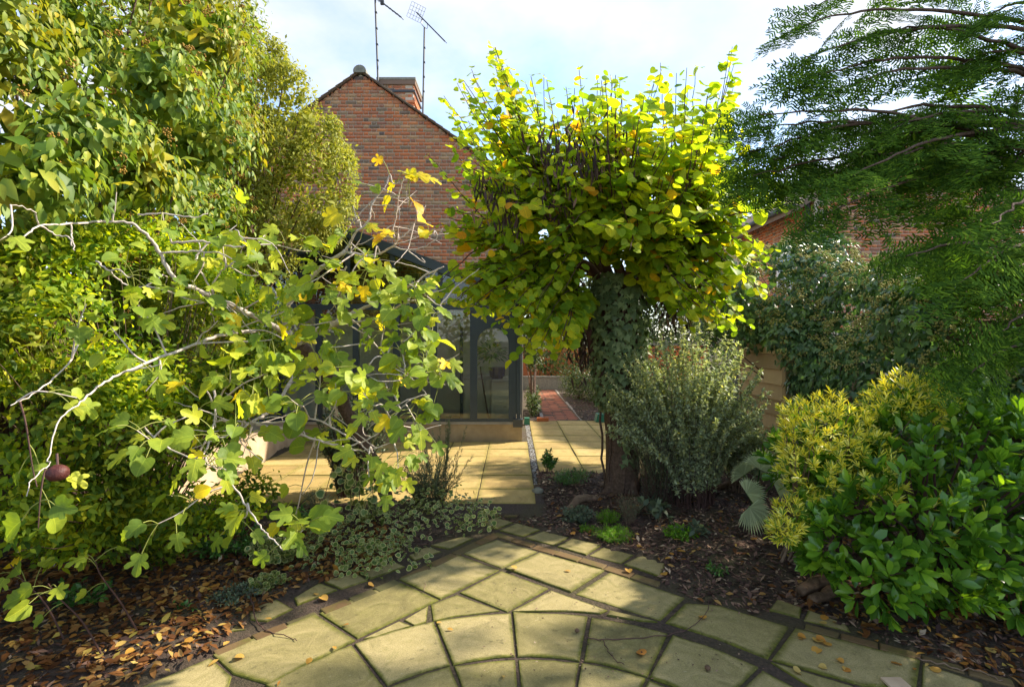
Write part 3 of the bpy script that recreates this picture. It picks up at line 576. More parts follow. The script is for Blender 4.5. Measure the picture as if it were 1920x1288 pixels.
# arched panel of the corner bay
xa, xb = px_x(893), px_x(955); r = (xb - xa) / 2 - .012; cxm = (xa + xb) / 2; zs = 1.92 - r
zt = EH; P = [(xa, zt), (xa, .401), (xa + .012, .401), (xa + .012, zs)] + [(cxm - r * math.cos(t), zs + r * math.sin(t)) for t in np.linspace(0, math.pi, 15)[1:-1]] + [(xb - .012, zs), (xb - .012, .401), (xb, .401), (xb, zt)]
arcs = [(cxm - r * math.cos(t), zs + r * math.sin(t)) for t in np.linspace(0, math.pi, 15)]
ap = MB(); ap.box(xa, xa + .012, FY + .03, FY + .10, .401, zt); ap.box(xb - .012, xb, FY + .03, FY + .10, .401, zt)
for (p0, p1) in zip(arcs[:-1], arcs[1:]): ap.prism([p0, p1, (p1[0], zt), (p0[0], zt)], 1, FY + .031, FY + .099)
ap.obj('arched_panel', M['frame'], con)
# inner mullion of the bay beside it
MB().box(px_x(852), px_x(858), FY + .9, FY + .95, .02, EH).obj('inner_mullion', M['frame'], con)
# gable over the eaves and the roof
sl = (RH - EH - .1) / (WX1 - RX); lx = WX0; ez = lambda x: RH - sl * abs(x - RX)
for s, xe in ((1, WX1 + .06), (-1, WX0 - .06)):
    q = [(RX, RH), (xe, ez(xe)), (xe, ez(xe) + .15), (RX, RH + .15)]
    MB().prism(q, 1, FY - .05, FY + .09).obj('bargeboard', M['frame'], con)
    MB().prism([(RX, RH + .153), (xe, ez(xe) + .153), (xe, ez(xe) + .175), (RX, RH + .175)], 1, FY - .02, GY).obj('roof_panel', M['lead'], con)  # opaque dark panels stand in for roof glass, to keep bright sky out
    for yb in np.linspace(FY + .7, GY - .05, 4): MB().prism([(RX, RH + .08), (xe, ez(xe) + .08), (xe, ez(xe) + .15), (RX, RH + .15)], 1, yb, yb + .05).obj('rafter', M['frame'], con)
for x in (-4.3, -3.5, -2.75, -2.0, -1.2): MB().box(x - .04, x + .04, FY + .03, FY + .085, EH + .101, ez(x) + .002).obj('gable_mullion', M['frame'], con)
MB().prism([(WX0, EH + .101), (WX1, EH + .101), (RX, RH)], 1, FY + .045, FY + .052).obj('gable_pane', M['glass'], con)
MB().box(WX1 - .09, WX1 - .02, FY + .161, GY, EH, EH + .1).obj('side_beam', M['frame'], con)
for y in (9.4, 10.3): MB().box(WX1 - .09, WX1 - .02, y, y + .08, .352, EH).obj('side_mullion', M['frame'], con)
MB().box(WX1 - .06, WX1 - .052, FY + .17, GY - .01, .352, EH).obj('side_pane', M['glass'], con)
MB().box(WX0 + .1, WX1 - .17, FY + .17, GY - .02, -.01, .06).obj('inside_floor', M['floorin'], con)
MB().box(WX0, WX1 - .2, GY - .035, GY - .021, 0, EH).obj('inside_plaster', M['plaster'], con)
MB().box(WX0, WX0 + .03, FY + .2, GY - .04, 0, EH).obj('end_wall', M['plaster'], con)
kc = thing('kitchen_cabinet', 'cream cabinet with grey worktop inside the conservatory', 'cabinet', (-.6, 10.6, .06))
MB().box(-.95, -.42, 10.1, 10.95, .061, .93).obj('carcass', M['cabinet'], kc); MB().box(-.99, -.40, 10.06, 10.97, .931, .97).obj('worktop', M['counter'], kc); MB().box(-.93, -.44, 10.08, 10.099, .12, .9).obj('cabinet_door', M['cabinet'], kc)
kc = thing('kitchen_cabinet', 'cream tall-sided cabinet set forward beside arched pane inside', 'cabinet', (-.25, 10.3, .06))
MB().box(-.40, .0, 9.9, 10.95, .061, .90).obj('carcass', M['cabinet'], kc); MB().box(-.399, .0, 9.86, 10.97, .901, .94).obj('worktop', M['counter'], kc)
pt = thing('plant_pot', 'navy glazed pot with drooping plant on the worktop', 'pot', (-.3, 10.3, .94))
MB().tube([(-.3, 10.3, .941), (-.3, 10.3, 1.0), (-.3, 10.3, 1.14), (-.3, 10.3, 1.17)], [.11, .15, .17, .175], 14).obj('pot', M['navy'], pt)
n = 260; D = nrm(np.c_[rng.normal(0, 1, n), rng.normal(-.2, 1, n), U(-.3, 1, n)]); foliage(pt, T_narrow, np.array([-.42, 10.3, 1.4]) + D * U(.05, .30, n)[:, None], D - [0, 0, .4], sph(n) + [0, 0, 1], U(.08, .16, n), M['hebe'])
ld = thing('broom', 'thin dark broom handle leaning inside behind the arched pane', 'broom', (-.42, 9.85, .06)); MB().tube([(-.42, 9.7, .07), (-.62, 9.98, 1.2)], .014, 6).obj('handle', M['twig'], ld); MB().box(-.5, -.36, 9.67, 9.73, .061, .11).obj('broom_head', M['drytwig'], ld)
# ================================================================== WALLS, SHED, NEIGHBOURS
lw = thing('low_wall', 'sunlit cream rendered low wall edging the raised bed', 'wall', (-3.55, 7.2, 0))
MB().prism([(5.2, -.05), (8.505, -.05), (8.505, .36), (5.2, .34)], 0, -3.72, -3.475).obj('wall_body', M['render'], lw); MB().prism([(5.19, .341), (8.505, .361), (8.505, .40), (5.19, .38)], 0, -3.73, -3.49).obj('coping', M['render'], lw)
shed = thing('garden_shed', 'cream horizontal board shed overgrown with ivy', 'shed', (3.7, 6.8, 0))
SX, SY0, SY1 = 3.32, 6.2, 7.45
MB().box(SX + .03, SX + 1.2, SY0 + .03, SY1, 0, 1.72).obj('carcass', M['fencewood'], shed)
for i in range(9):
    z = .02 + i * .19; MB().prism([(SX + .028, z), (SX - .022, z), (SX + .008, z + .184), (SX + .028, z + .186)], 1, SY0 + .07, SY1 - .02).obj('board', M['timber'], shed)
    MB().prism([(SY0 + .028, z), (SY0 - .012, z), (SY0 + .004, z + .186), (SY0 + .028, z + .186)], 0, SX + .07, SX + 1.2).obj('board', M['greywood'], shed)
MB().box(SX - .016, SX + .066, SY0 - .016, SY0 + .066, 0, 1.73).obj('corner_post', M['timber'], shed)
MB().box(SX - .01, SX + .05, SY1 - .015, SY1 + .03, 0, 1.73).obj('corner_post', M['timber'], shed)
MB().prism([(SY0 - .06, 1.731), (SY1 + .1, 1.731), (SY1 + .1, 1.76), (SY0 - .06, 1.78)], 0, SX - .05, SX + 1.3).obj('roof', M['lead'], shed)
gd = thing('shed_door', 'dark teal painted boards beyond the cream shed', 'door', (3.35, 7.9, 0))
for i in range(4): MB().box(SX + .06, SX + .10, 7.5 + i * .19, 7.68 + i * .19, 0, 1.65).obj('plank', M['teal'], gd)
nb = thing('neighbouring_house', 'salmon brick house with arched white window beyond the garden', 'house', (10, 12, 0))
NX, NY, NE, NR = 6.5, 11.0, 4.75, 6.2; RX2 = 8.7
MB().prism([(NX, -.05), (2 * RX2 - NX, -.05), (2 * RX2 - NX, NE), (RX2, NR), (NX, NE)], 1, NY, NY + 6).obj('wall', M['mortar'], nb); nwall = nb.children[0]
wy0, wy1, wz0, wz1 = 11.75, 12.55, 2.9, 3.98
def winarch(y): return wz1 - .25 * ((y - 12.15) / .4) ** 2
brickwork(nwall, (NX, NY + 6, 1.9), (0, -1, 0), (0, 0, 1), 6.0, NE - 1.9, lambda x, z: 0 <= x <= 6 and not (wy0 < NY + 6 - x < wy1 and wz0 < z + 1.9 < winarch(NY + 6 - x) + .1), lambda p: p[1] < 14.5, 200, visible=lambda p: p[1] < 12.6 and p[2] > 3.2)
brickwork(nwall, (NX, NY, 1.9), (1, 0, 0), (0, 0, 1), 5.2, 4.8, lambda x, z: x >= 0 and z + 1.9 < NR - .1 - abs(x + NX - RX2) * (NR - NE) / (RX2 - NX), None, 100, visible=lambda p: p[0] < 8.2 and 3 < p[2] < 5.2)
w = MB().box(NX - .012, NX + .02, wy0, wy1, wz0 - .02, wz0 + .05).box(NX - .012, NX + .02, wy0, wy0 + .06, wz0 + .051, 3.72).box(NX - .012, NX + .02, wy1 - .06, wy1, wz0 + .051, 3.72).box(NX - .010, NX + .018, 12.12, 12.17, wz0 + .051, 3.7).box(NX - .010, NX + .018, wy0 + .061, wy1 - .061, 3.30, 3.35)
w = w.obj('window', M['white'], nb); nwin = w
wa = [(y, winarch(y)) for y in np.linspace(wy0, wy1, 9)]
for p0, p1 in zip(wa[:-1], wa[1:]): pass
MB().prism([(wy0, 3.70)] + [(wy1, 3.70)] + wa[::-1], 0, NX - .014, NX + .015).obj('window_head', M['white'], nwin)
MB().box(NX - .006, NX - .002, wy0 + .06, wy1 - .06, wz0 + .05, 3.70).obj('window_pane', M['glass'], nwin)
MB().tube([(NX - .07, NY + .15, 0), (NX - .07, NY + .15, NE + .05)], .055, 10).obj('downpipe', M['lead'], nb)
MB().box(NX - .012, NX + .01, 11.32, 11.50, 4.02, 4.16).obj('air_vent', M['lead'], nb)
k = (NR - NE) / (RX2 - NX)
MB().prism([(NX - .45, NE - .45 * k), (RX2, NR), (RX2, NR + .14), (NX - .45, NE - .45 * k + .12)], 1, NY - .12, NY + 6.1).obj('roof', M['tile'], nb)
MB().prism([(RX2, NR), (2 * RX2 - NX + .45, NE - .45 * k), (2 * RX2 - NX + .45, NE - .45 * k + .12), (RX2, NR + .14)], 1, NY - .12, NY + 6.1).obj('roof', M['tile'], nb)
MB().tube([(NX - .5, NY - .1, NE - .14), (NX - .5, NY + 6.1, NE - .14)], .06, 8).obj('gutter', M['lead'], nb)
gw = thing('garden_wall', 'old brick wall closing the far end of the garden', 'wall', (2, 19, 0)); MB().box(-4, 9, 19.2, 19.4, -.05, 1.5).obj('wall_body', M['brick'], gw); MB().box(-4.02, 9.02, 19.17, 19.43, 1.501, 1.58).obj('coping', M['stoneg'], gw)
lb = thing('planter_wall', 'low weathered wall at the end of the brick path', 'wall', (1.0, 17.6, 0)); MB().box(.1, 1.9, 17.5, 17.75, -.05, .42).obj('wall_body', M['stoneg'], lb); MB().box(.08, 1.92, 17.48, 17.77, .421, .47).obj('coping', M['stoneg'], lb)
def fence(x, y0, y1, h, label):
    f = thing('boundary_fence', label, 'fence', (x, (y0 + y1) / 2, 0)); n = int((y1 - y0) / .16); s = 1 if x < 0 else -1
    for i in range(n): MB().box(x, x + .02, y0 + i * .16, y0 + i * .16 + .152, .02, h + U(-.01, .01)).obj('board', M['fencewood'], f)
    for yp in np.arange(y0, y1, 1.8): MB().box(x - s * .1, x - s * .001 if s > 0 else x - s * .1 + .08, yp, yp + .1, -.1, h + .05).obj('post', M['fencewood'], f) if s > 0 else MB().box(x + .021, x + .11, yp, yp + .1, -.1, h + .05).obj('post', M['fencewood'], f)
fence(-4.3, .5, 8.4, 1.9, 'dark timber boundary fence behind the yellow green climber')
fence(4.7, .5, 6.1, 1.9, 'dark timber boundary fence behind the ivy beside the shed')

# ================================================================== PLANTS
def stems_plant(root, base, n, h, spread, lean, lf, mat, tpls, per, ls, droop=0, stemr=.003, nobj=0, twig='twig', t0=.15, up=.6, rad=.05):
    """clump of stems rising from base with leaves along each"""
    base = np.asarray(base, float); st = MB(); P, D, Nn, S = [], [], [], []
    for i in range(n):
        a = U(0, 2 * math.pi); rr = math.sqrt(U(0, 1)); ln = U(.6, 1.05) * h
        top = base + np.array([math.cos(a) * spread[0] * rr + lean[0], math.sin(a) * spread[1] * rr + lean[1], ln * (1 - .25 * rr) - droop * rr * h])
        b0 = base + np.array([math.cos(a) * rad, math.sin(a) * rad, 0]); mid = (b0 + top) / 2 + np.array([-math.cos(a) * .1 * spread[0], -math.sin(a) * .1 * spread[1], .12 * h * (droop + .3)])
        c = spline([b0, mid, top], 6, .004); st.tube(c, np.linspace(stemr, stemr * .4, len(c)), 4, False)
        t = U(t0, 1.0, per) * (len(c) - 1.001); k = t.astype(int); q = c[k] + (c[k + 1] - c[k]) * (t - k)[:, None]; tg = nrm(c[k + 1] - c[k])
        d = nrm(tg * up + sph(per)); P.append(q); D.append(d); Nn.append(sph(per) * .6 + [0, 0, 1]); S.append(U(.7, 1.2, per) * ls)
    st.obj('stems', M[twig], root)['kind'] = 'stuff'
    foliage(root, tpls, np.vstack(P), np.vstack(D), np.vstack(Nn), np.concatenate(S), mat, nobj)
def whip(c, step, ls, P, D, Nn, S, t0=.12, sag=.35):
    """alternate leaves down a shoot"""
    seg = np.linalg.norm(np.diff(c, axis=0), axis=1); cum = np.r_[0, np.cumsum(seg)]; L = cum[-1]; s = np.arange(L * t0, L, step); s = s + rng.normal(0, step * .15, len(s))
    for j, a in enumerate(s):
        k = min(max(np.searchsorted(cum, a) - 1, 0), len(seg) - 1); q = c[k] + (c[k + 1] - c[k]) * min(max((a - cum[k]) / seg[k], 0), 1); tg = nrm(c[k + 1] - c[k])
        side = nrm(np.cross(tg, [0.15, -.3, 1.0])) * (1 if j % 2 else -1); out = nrm(side + tg * .45 + rng.normal(0, .3, 3))
        d = nrm(out + np.array([0, 0, -sag]) + rng.normal(0, .2, 3)); P.append(q + out * ls * .35); D.append(d); Nn.append(nrm(np.array([.15, -.35, .9]) + rng.normal(0, .42, 3))); S.append(ls * (1 - .45 * (a / L) ** 3) * U(.8, 1.15))
# ---------------------------------------------------------------- round leaved tree
TB = np.array([1.24, 5.75, 0]); tree = thing('redbud_tree', 'round lime leaved tree with brown seed pods on ivy clad trunk', 'tree', tuple(TB))
tp = spline([TB + (0, 0, -.05), TB + (.0, 0, .5), TB + (-.03, 0, 1.2), TB + (-.06, 0, 1.9), TB + (-.02, 0, 2.45)], 6)
rad = np.interp(np.linspace(0, 1, len(tp)), [0, .08, .3, .8, 1], [.215, .195, .185, .18, .14])
MB().tube(tp, rad, 14).obj('trunk', M['bark'], tree, True)
for a in (.4, 2.2, 3.6, 5.2): MB().tube(spline([TB + (math.cos(a) * .1, math.sin(a) * .1, .25), TB + (math.cos(a) * .2, math.sin(a) * .2, .04), TB + (math.cos(a) * .38, math.sin(a) * .38, -.02)], 4), [.08, .07, .065, .06, .055, .05, .04, .03, .02], 8).obj('root', M['bark'], tree, True)
CR = np.array([1.10, 5.55, 3.30]); limbs, br = [], MB()
ntop = TB + np.array([-.02, 0, 2.35])
for i in range(13):
    a = 2 * math.pi * i / 13 + U(-.15, .15); el = U(.1, 1.1); d = np.array([math.cos(a) * math.cos(el) * 1.15, math.sin(a) * math.cos(el), math.sin(el) * .9])
    c = spline([ntop + rng.normal(0, .04, 3) - [0, 0, U(0, .3)], ntop + d * .45 + [0, 0, .12], ntop + d * U(.95, 1.25) + [0, 0, U(0, .25)]], 7, .012); limbs.append(c); br.tube(c, np.linspace(.065, .022, len(c)), 7)
c = spline([TB + (-.12, 0, .95), TB + (-.30, -.05, 1.5), TB + (-.48, -.1, 2.2), TB + (-.85, -.1, 2.75)], 8, .012); br.tube(c, np.linspace(.075, .03, len(c)), 8); limbs.append(c)
ends = [P3(*e) for e in ((925, 90, 5.3), (1373, 88, 5.0), (1238, 118, 5.4), (832, 180, 5.4), (803, 292, 5.2), (1492, 382, 4.7), (884, 130, 5.6), (1085, 125, 5.5), (1150, 148, 5.2), (1020, 140, 5.7), (1378, 150, 5.2), (1340, 200, 5.3), (1400, 260, 5.0), (1440, 320, 4.9), (1455, 470, 4.9), (1430, 540, 4.9), (1385, 620, 4.8), (860, 300, 5.2), (820, 420, 5.1), (850, 520, 5.0), (880, 590, 4.9), (960, 620, 4.7), (1060, 655, 4.5), (1010, 560, 4.4), (930, 470, 4.5), (960, 380, 4.3), (1000, 250, 4.6), (1180, 470, 4.1), (1120, 420, 4.0), (1260, 380, 4.2), (1330, 440, 4.3), (1300, 330, 4.4), (1220, 260, 4.6), (1380, 380, 4.5), (970, 200, 5.2), (1290, 170, 5.3), (1120, 200, 5.0), (1060, 330, 4.1))]
sil = [(925, 85), (885, 130), (830, 178), (850, 240), (800, 290), (850, 340), (820, 410), (850, 480), (850, 560), (880, 600), (960, 620), (1060, 660), (1085, 600), (1080, 530), (1150, 500), (1215, 520), (1290, 590), (1390, 630), (1430, 550), (1460, 470), (1440, 420), (1495, 380), (1450, 330), (1440, 300), (1400, 260), (1390, 150), (1375, 88), (1320, 130), (1240, 115), (1200, 150), (1130, 128), (1020, 135), (960, 140), (940, 100)]
while len(ends) < 430:
    x, y = U(800, 1495), U(85, 660)
    if not inpoly(np.array([x]), np.array([y]), sil)[0] or (abs(x - 1150) < 90 and y > 430): continue
    w = math.sqrt(max(.05, 1 - ((x - 1150) / 350) ** 2)); Z = 5.55 + U(.35, 1.0) * 1.45 * w * (-1 if U(0, 1) < .72 else 1) * (.8 if y > 450 else 1)
    k = (Z - 5.55) / 5.55; ends.append(P3(960 + (x - 960) * (1 - .0 * k), y, Z))
for _ in range(100):
    q = [(930, 560, 120, 80), (1030, 620, 60, 50), (1370, 540, 90, 90), (1150, 440, 160, 50), (1040, 450, 60, 40)][rng.integers(5)]; ends.append(P3(q[0] + rng.normal(0, .5) * q[2], q[1] + rng.normal(0, .5) * q[3], U(4.5, 5.3)))
P, D, Nn, S = [], [], [], []; allL = np.vstack(limbs)
for e in ends:
    k = np.argmin(np.linalg.norm(allL - (ntop * .5 + e * .5), axis=1)); s0 = allL[k]; v = e - s0
    c = spline([s0, s0 + v * .45 + [0, 0, (-.05 if v[2] > .3 else (.06 if v[2] > -.1 else .2)) * np.linalg.norm(v)], e], 7, .006); br.tube(c, np.linspace(.012, .003, len(c)), 4, False)
    whip(c, .052, U(.09, .155), P, D, Nn, S, .18)
n = 900; u = sph(n); u[:, 2] = np.abs(u[:, 2]) - .45; Q = CR + nrm(u) * np.array([1.5, 1.2, 1.1]) * U(.4, .9, n)[:, None]
P += list(Q); D += list(nrm(sph(n) + [0, 0, -.5])); Nn += list(nrm(sph(n) * .5 + [0, -.2, 1])); S += list(U(.09, .13, n))
br.obj('branches', M['twig'], tree, True)['kind'] = 'stuff'
crown = sub(tree, 'crown'); foliage(crown, T_heart, P, D, Nn, np.array(S), M['redbud'], 300)
# hanging pods
Pp = []
for (x, y, Z, sx, sy, sz, m) in ((1030, 285, 4.7, .09, .1, .14, 90), (1080, 270, 4.7, .06, .1, .16, 90), (1120, 300, 4.7, .09, .1, .14, 90), (1165, 290, 4.75, .05, .1, .1, 40), (1060, 320, 4.65, .12, .1, .12, 80), (905, 345, 5.0, .06, .1, .07, 50), (940, 370, 4.9, .10, .1, .10, 70), (950, 420, 5.0, .12, .12, .07, 60), (1040, 380, 4.8, .1, .1, .1, 60),
   (1010, 500, 5.7, .12, .12, .12, 90), (1050, 540, 5.9, .10, .12, .18, 150), (1078, 590, 5.9, .06, .12, .22, 190), (1065, 480, 5.9, .12, .12, .12, 90), (1245, 520, 5.9, .08, .12, .16, 190), (1272, 555, 5.9, .12, .15, .18, 240), (1300, 530, 5.9, .08, .12, .12, 120), (1190, 455, 5.9, .12, .12, .1, 100), (1230, 465, 5.9, .12, .12, .1, 100), (1092, 650, 5.95, .03, .08, .12, 80)):
    m = int(m * (.75 if y < 400 else 1.2)); Pp.append(P3(x, y, Z - .25) + rng.normal(0, 1, (m, 3)) * [sx, sy, sz])
Pp = np.vstack(Pp); n = len(Pp)
foliage(tree, [ovate(.2, 2, .15, .1, .5), ovate(.17, 2, .3, .1, .5, .1)], Pp, np.c_[rng.normal(0, .3, n), rng.normal(0, .3, n), -np.ones(n)], sph(n) * [1, 1, .1], U(.08, .14, n), M['pod'], 0, massname='seed_pods')
# ivy on the trunk
iv = thing('trunk_ivy', 'dull green ivy sleeve clinging round the upper trunk', 'ivy', (1.2, 5.75, .8))
n = 2300; z = np.r_[U(.9, 2.45, 1900), U(.35, .95, 400)]; a = U(0, 2 * math.pi, n); rr = np.interp(z, [.3, .9, 1.2, 2.0, 2.5], [.18, .2, .27, .33, .28]) + rng.normal(0, .025, n)
keep = (z > .95) | (np.cos(a) > -.2); cx_ = np.interp(z, [0, 1.2, 1.9, 2.45], [1.24, 1.21, 1.18, 1.22])
P = np.c_[cx_ + rr * np.cos(a), 5.75 + rr * np.sin(a), z][keep]; o = np.c_[np.cos(a), np.sin(a), np.zeros(n)][keep]
foliage(iv, T_ivy, P, np.c_[np.zeros(len(P)), np.zeros(len(P)), -np.ones(len(P))] + o * .5 + rng.normal(0, .35, P.shape), o + rng.normal(0, .25, P.shape) + [0, 0, .5], U(.06, .095, len(P)), M['trunkivy'], 200)
s = MB()
for k in range(7):
    a = k * .9; s.tube(spline([(1.24 + .2 * math.cos(a), 5.75 + .2 * math.sin(a), 0), (1.21 + .21 * math.cos(a + .4), 5.75 + .21 * math.sin(a + .4), .8), (1.18 + .22 * math.cos(a + .2), 5.75 + .22 * math.sin(a + .2), 2.2)], 6, .01), .014, 5)
s.obj('ivy_stems', M['bark'], iv, True)
# ---------------------------------------------------------------- grey green shrub beside the trunk
g = thing('grey_shrub', 'fine leaved grey green shrub leaning against the ivy clad trunk', 'shrub', tuple(G(1300, 955)))
b = G(1290, 950)
stems_plant(g, b, 230, 2.15, (.86, .5), (-.02, 0), None, M['grey'], T_small, 190, .044, .14, .003, 0, 'twig', .18, .5, .22)
g2 = thing('rosemary_bush', 'dark needle leaved bush filling the shade under grey shrub', 'shrub', tuple(G(1240, 955)))
stems_plant(g2, G(1235, 950), 150, 1.05, (.34, .3), (0, 0), None, M['rosemary'], T_thin, 90, .035, .1, .004, 0, 'twig', .1, 1.0, .12)
g3 = thing('grey_shrub', 'pale dry twiggy shrub with yellowed tips in front of the cream shed', 'shrub', tuple(G(1400, 905)))
stems_plant(g3, G(1395, 925), 90, 1.15, (.36, .3), (.05, 0), None, M['grey'], T_small, 90, .044, .15, .003, 0, 'drytwig', .3, .5, .15)
# ---------------------------------------------------------------- golden shrub and glossy shrub
def rosettes(root, P, Nn, m, ls, mat, tpls, nobj, tilt=.9, outward=.55):
    PP, DD, NN, SS = [], [], [], []
    for p, nn in zip(P, Nn):
        nn = nrm(nn + np.array([0, 0, .7])); x = nrm(np.cross(nn, [.3, .5, .81])); y = np.cross(nn, x); k = int(m * U(.7, 1.3)); a = np.arange(k) * 2.4 + U(0, 6); t = U(.25, 1.0, k) * tilt
        d = np.cos(a)[:, None] * x * np.sin(t)[:, None] + np.sin(a)[:, None] * y * np.sin(t)[:, None] + nn * np.cos(t)[:, None]
        PP.append(p + d * ls * .12 - nn * (t[:, None]) * ls * .5); DD.append(d); NN.append(nn + d * .0 + rng.normal(0, .12, (k, 3)) - d * .3); SS.append(ls * U(.7, 1.15, k))
    foliage(root, tpls, np.vstack(PP), np.vstack(DD), np.vstack(NN), np.concatenate(SS), mat, nobj)
def wood(root, base, P, r, mat, k=60):
    s = MB(); base = np.asarray(base)
    for p in P[rng.permutation(len(P))[:k]]: s.tube(spline([base + rng.normal(0, .05, 3) * [1, 1, 0], (base * .55 + p * .45) + [0, 0, .1], p], 5, .008), np.linspace(r, r * .25, 11), 5, False)
    s.obj('stems', M[mat], root, True)['kind'] = 'stuff'
gl = thing('glossy_shrub', 'large glossy green shrub spreading over the leaf litter', 'shrub', tuple(G(1740, 1130)))
def bl(lst): return [tuple(P3(x, y, Z)) + (np.array([r, r * .9, r * .85]),) for x, y, Z, r in lst]
bg = bl([(1760, 870, 3.25, .42), (1690, 960, 3.1, .42), (1820, 960, 3.1, .45), (1600, 1010, 3.15, .32), (1650, 1070, 3.0, .26), (1860, 850, 3.2, .36), (1800, 790, 3.5, .30), (1720, 800, 3.5, .32), (1900, 950, 3.1, .45), (1560, 1010, 3.3, .22), (1750, 1040, 3.1, .35), (1880, 1040, 3.05, .38), (1960, 880, 3.2, .45), (1570, 850, 3.6, .34), (1500, 860, 3.9, .26)])
P, Q = blob_points(bg, 620, .8, 1.1); rosettes(gl, P, Q, 8, .10, M['glossy'], T_obov, 300); wood(gl, G(1740, 1110), P, .014, 'twig', 70)
P2, Q2 = blob_points(bg, 900, .55, .8); P2, Q2 = sprigs(P2, Q2, 2, .03); foliage(gl, T_obov, P2, Q2 + sph(len(P2)) * .7, Q2 + [0, 0, .8], U(.07, .11, len(P2)), M['glossy'], 0, massname='inner_foliage')
gd = thing('golden_shrub', 'narrow leaved golden yellow shrub on the flank of glossy shrub', 'shrub', tuple(G(1560, 1090)))
by = bl([(1560, 800, 3.35, .25), (1530, 880, 3.3, .25), (1600, 850, 3.25, .22), (1500, 780, 3.5, .14), (1700, 745, 3.35, .20), (1740, 760, 3.3, .15), (1660, 760, 3.4, .15), (1470, 990, 3.1, .10), (1500, 830, 3.4, .16), (1640, 900, 3.1, .16), (1480, 970, 3.15, .12)])
P, Q = blob_points(by, 760, .6, 1.15); rosettes(gd, P, Q, 11, .050, M['gold'], T_narrow, 300, 1.0); wood(gd, G(1500, 1060), P, .010, 'drytwig', 40)
Px = np.array([P3(x, y, 2.95) for x, y in ((1680, 940), (1750, 950), (1790, 930), (1810, 955), (1750, 985), (1780, 1005), (1765, 1020), (1850, 960), (1640, 930), (1760, 940))]); rosettes(gd, Px, np.tile([0, -.6, .5], (len(Px), 1)), 9, .075, M['gold'], T_narrow, 0)
# ---------------------------------------------------------------- ivy hedge on the right, above the shed
ih = thing('ivy_hedge', 'dark ivy hedge with pale flower heads hanging over the shed', 'hedge', (4.0, 5.5, 0))
bh = bl([(1420, 560, 7.0, .55), (1480, 520, 6.9, .55), (1560, 540, 6.4, .5), (1640, 560, 5.8, .5), (1500, 600, 6.5, .5), (1600, 620, 6.0, .5), (1700, 560, 5.2, .5), (1560, 680, 6.0, .45), (1640, 690, 5.6, .5), (1700, 650, 5.0, .5), (1760, 600, 4.6, .5), (1780, 690, 4.6, .5), (1840, 620, 4.3, .5), (1860, 720, 4.2, .5), (1680, 740, 5.0, .45), (1760, 780, 4.5, .45), (1900, 640, 4.1, .5), (1920, 800, 3.9, .5), (1570, 720, 6.1, .35), (1640, 800, 5.4, .4), (1430, 620, 7.0, .35), (1540, 480, 7.0, .4), (1360, 600, 7.6, .5), (1350, 540, 8.0, .6), (1860, 860, 4.0, .4), (1950, 560, 4.0, .5), (1900, 930, 3.9, .4), (1780, 880, 4.2, .35), (1470, 630, 6.15, .22), (1420, 630, 6.9, .26), (1500, 660, 6.05, .26), (1530, 640, 6.1, .3), (1500, 720, 6.1, .14)])
P, Q = blob_points(bh, 9000, .75, 1.1, (-.6, -.7, .2), 1.0); n = len(P)
foliage(ih, T_ivy + T_ov[:2], P, Q * .5 + [0, 0, -.8] + rng.normal(0, .4, P.shape), Q + [0, 0, .4] + rng.normal(0, .3, P.shape), U(.06, .10, n), M['ivy'], 250)
P2, Q2 = blob_points(bh, 2600, .45, .75); foliage(ih, T_ivy, P2, sph(len(P2)), Q2 + [0, 0, .6], U(.08, .12, len(P2)), M['ivy'], 0, massname='inner_foliage')
P, Q = blob_points([b for b in bh if b[2] > 1.2], 1100, .98, 1.16, (-.5, -.6, .6)); umbels(ih, P[Q[:, 2] > -.1], M['umbel'], .046)
wood(ih, (4.2, 5.6, 0), blob_points(bh, 60)[0], .02, 'bark', 40)
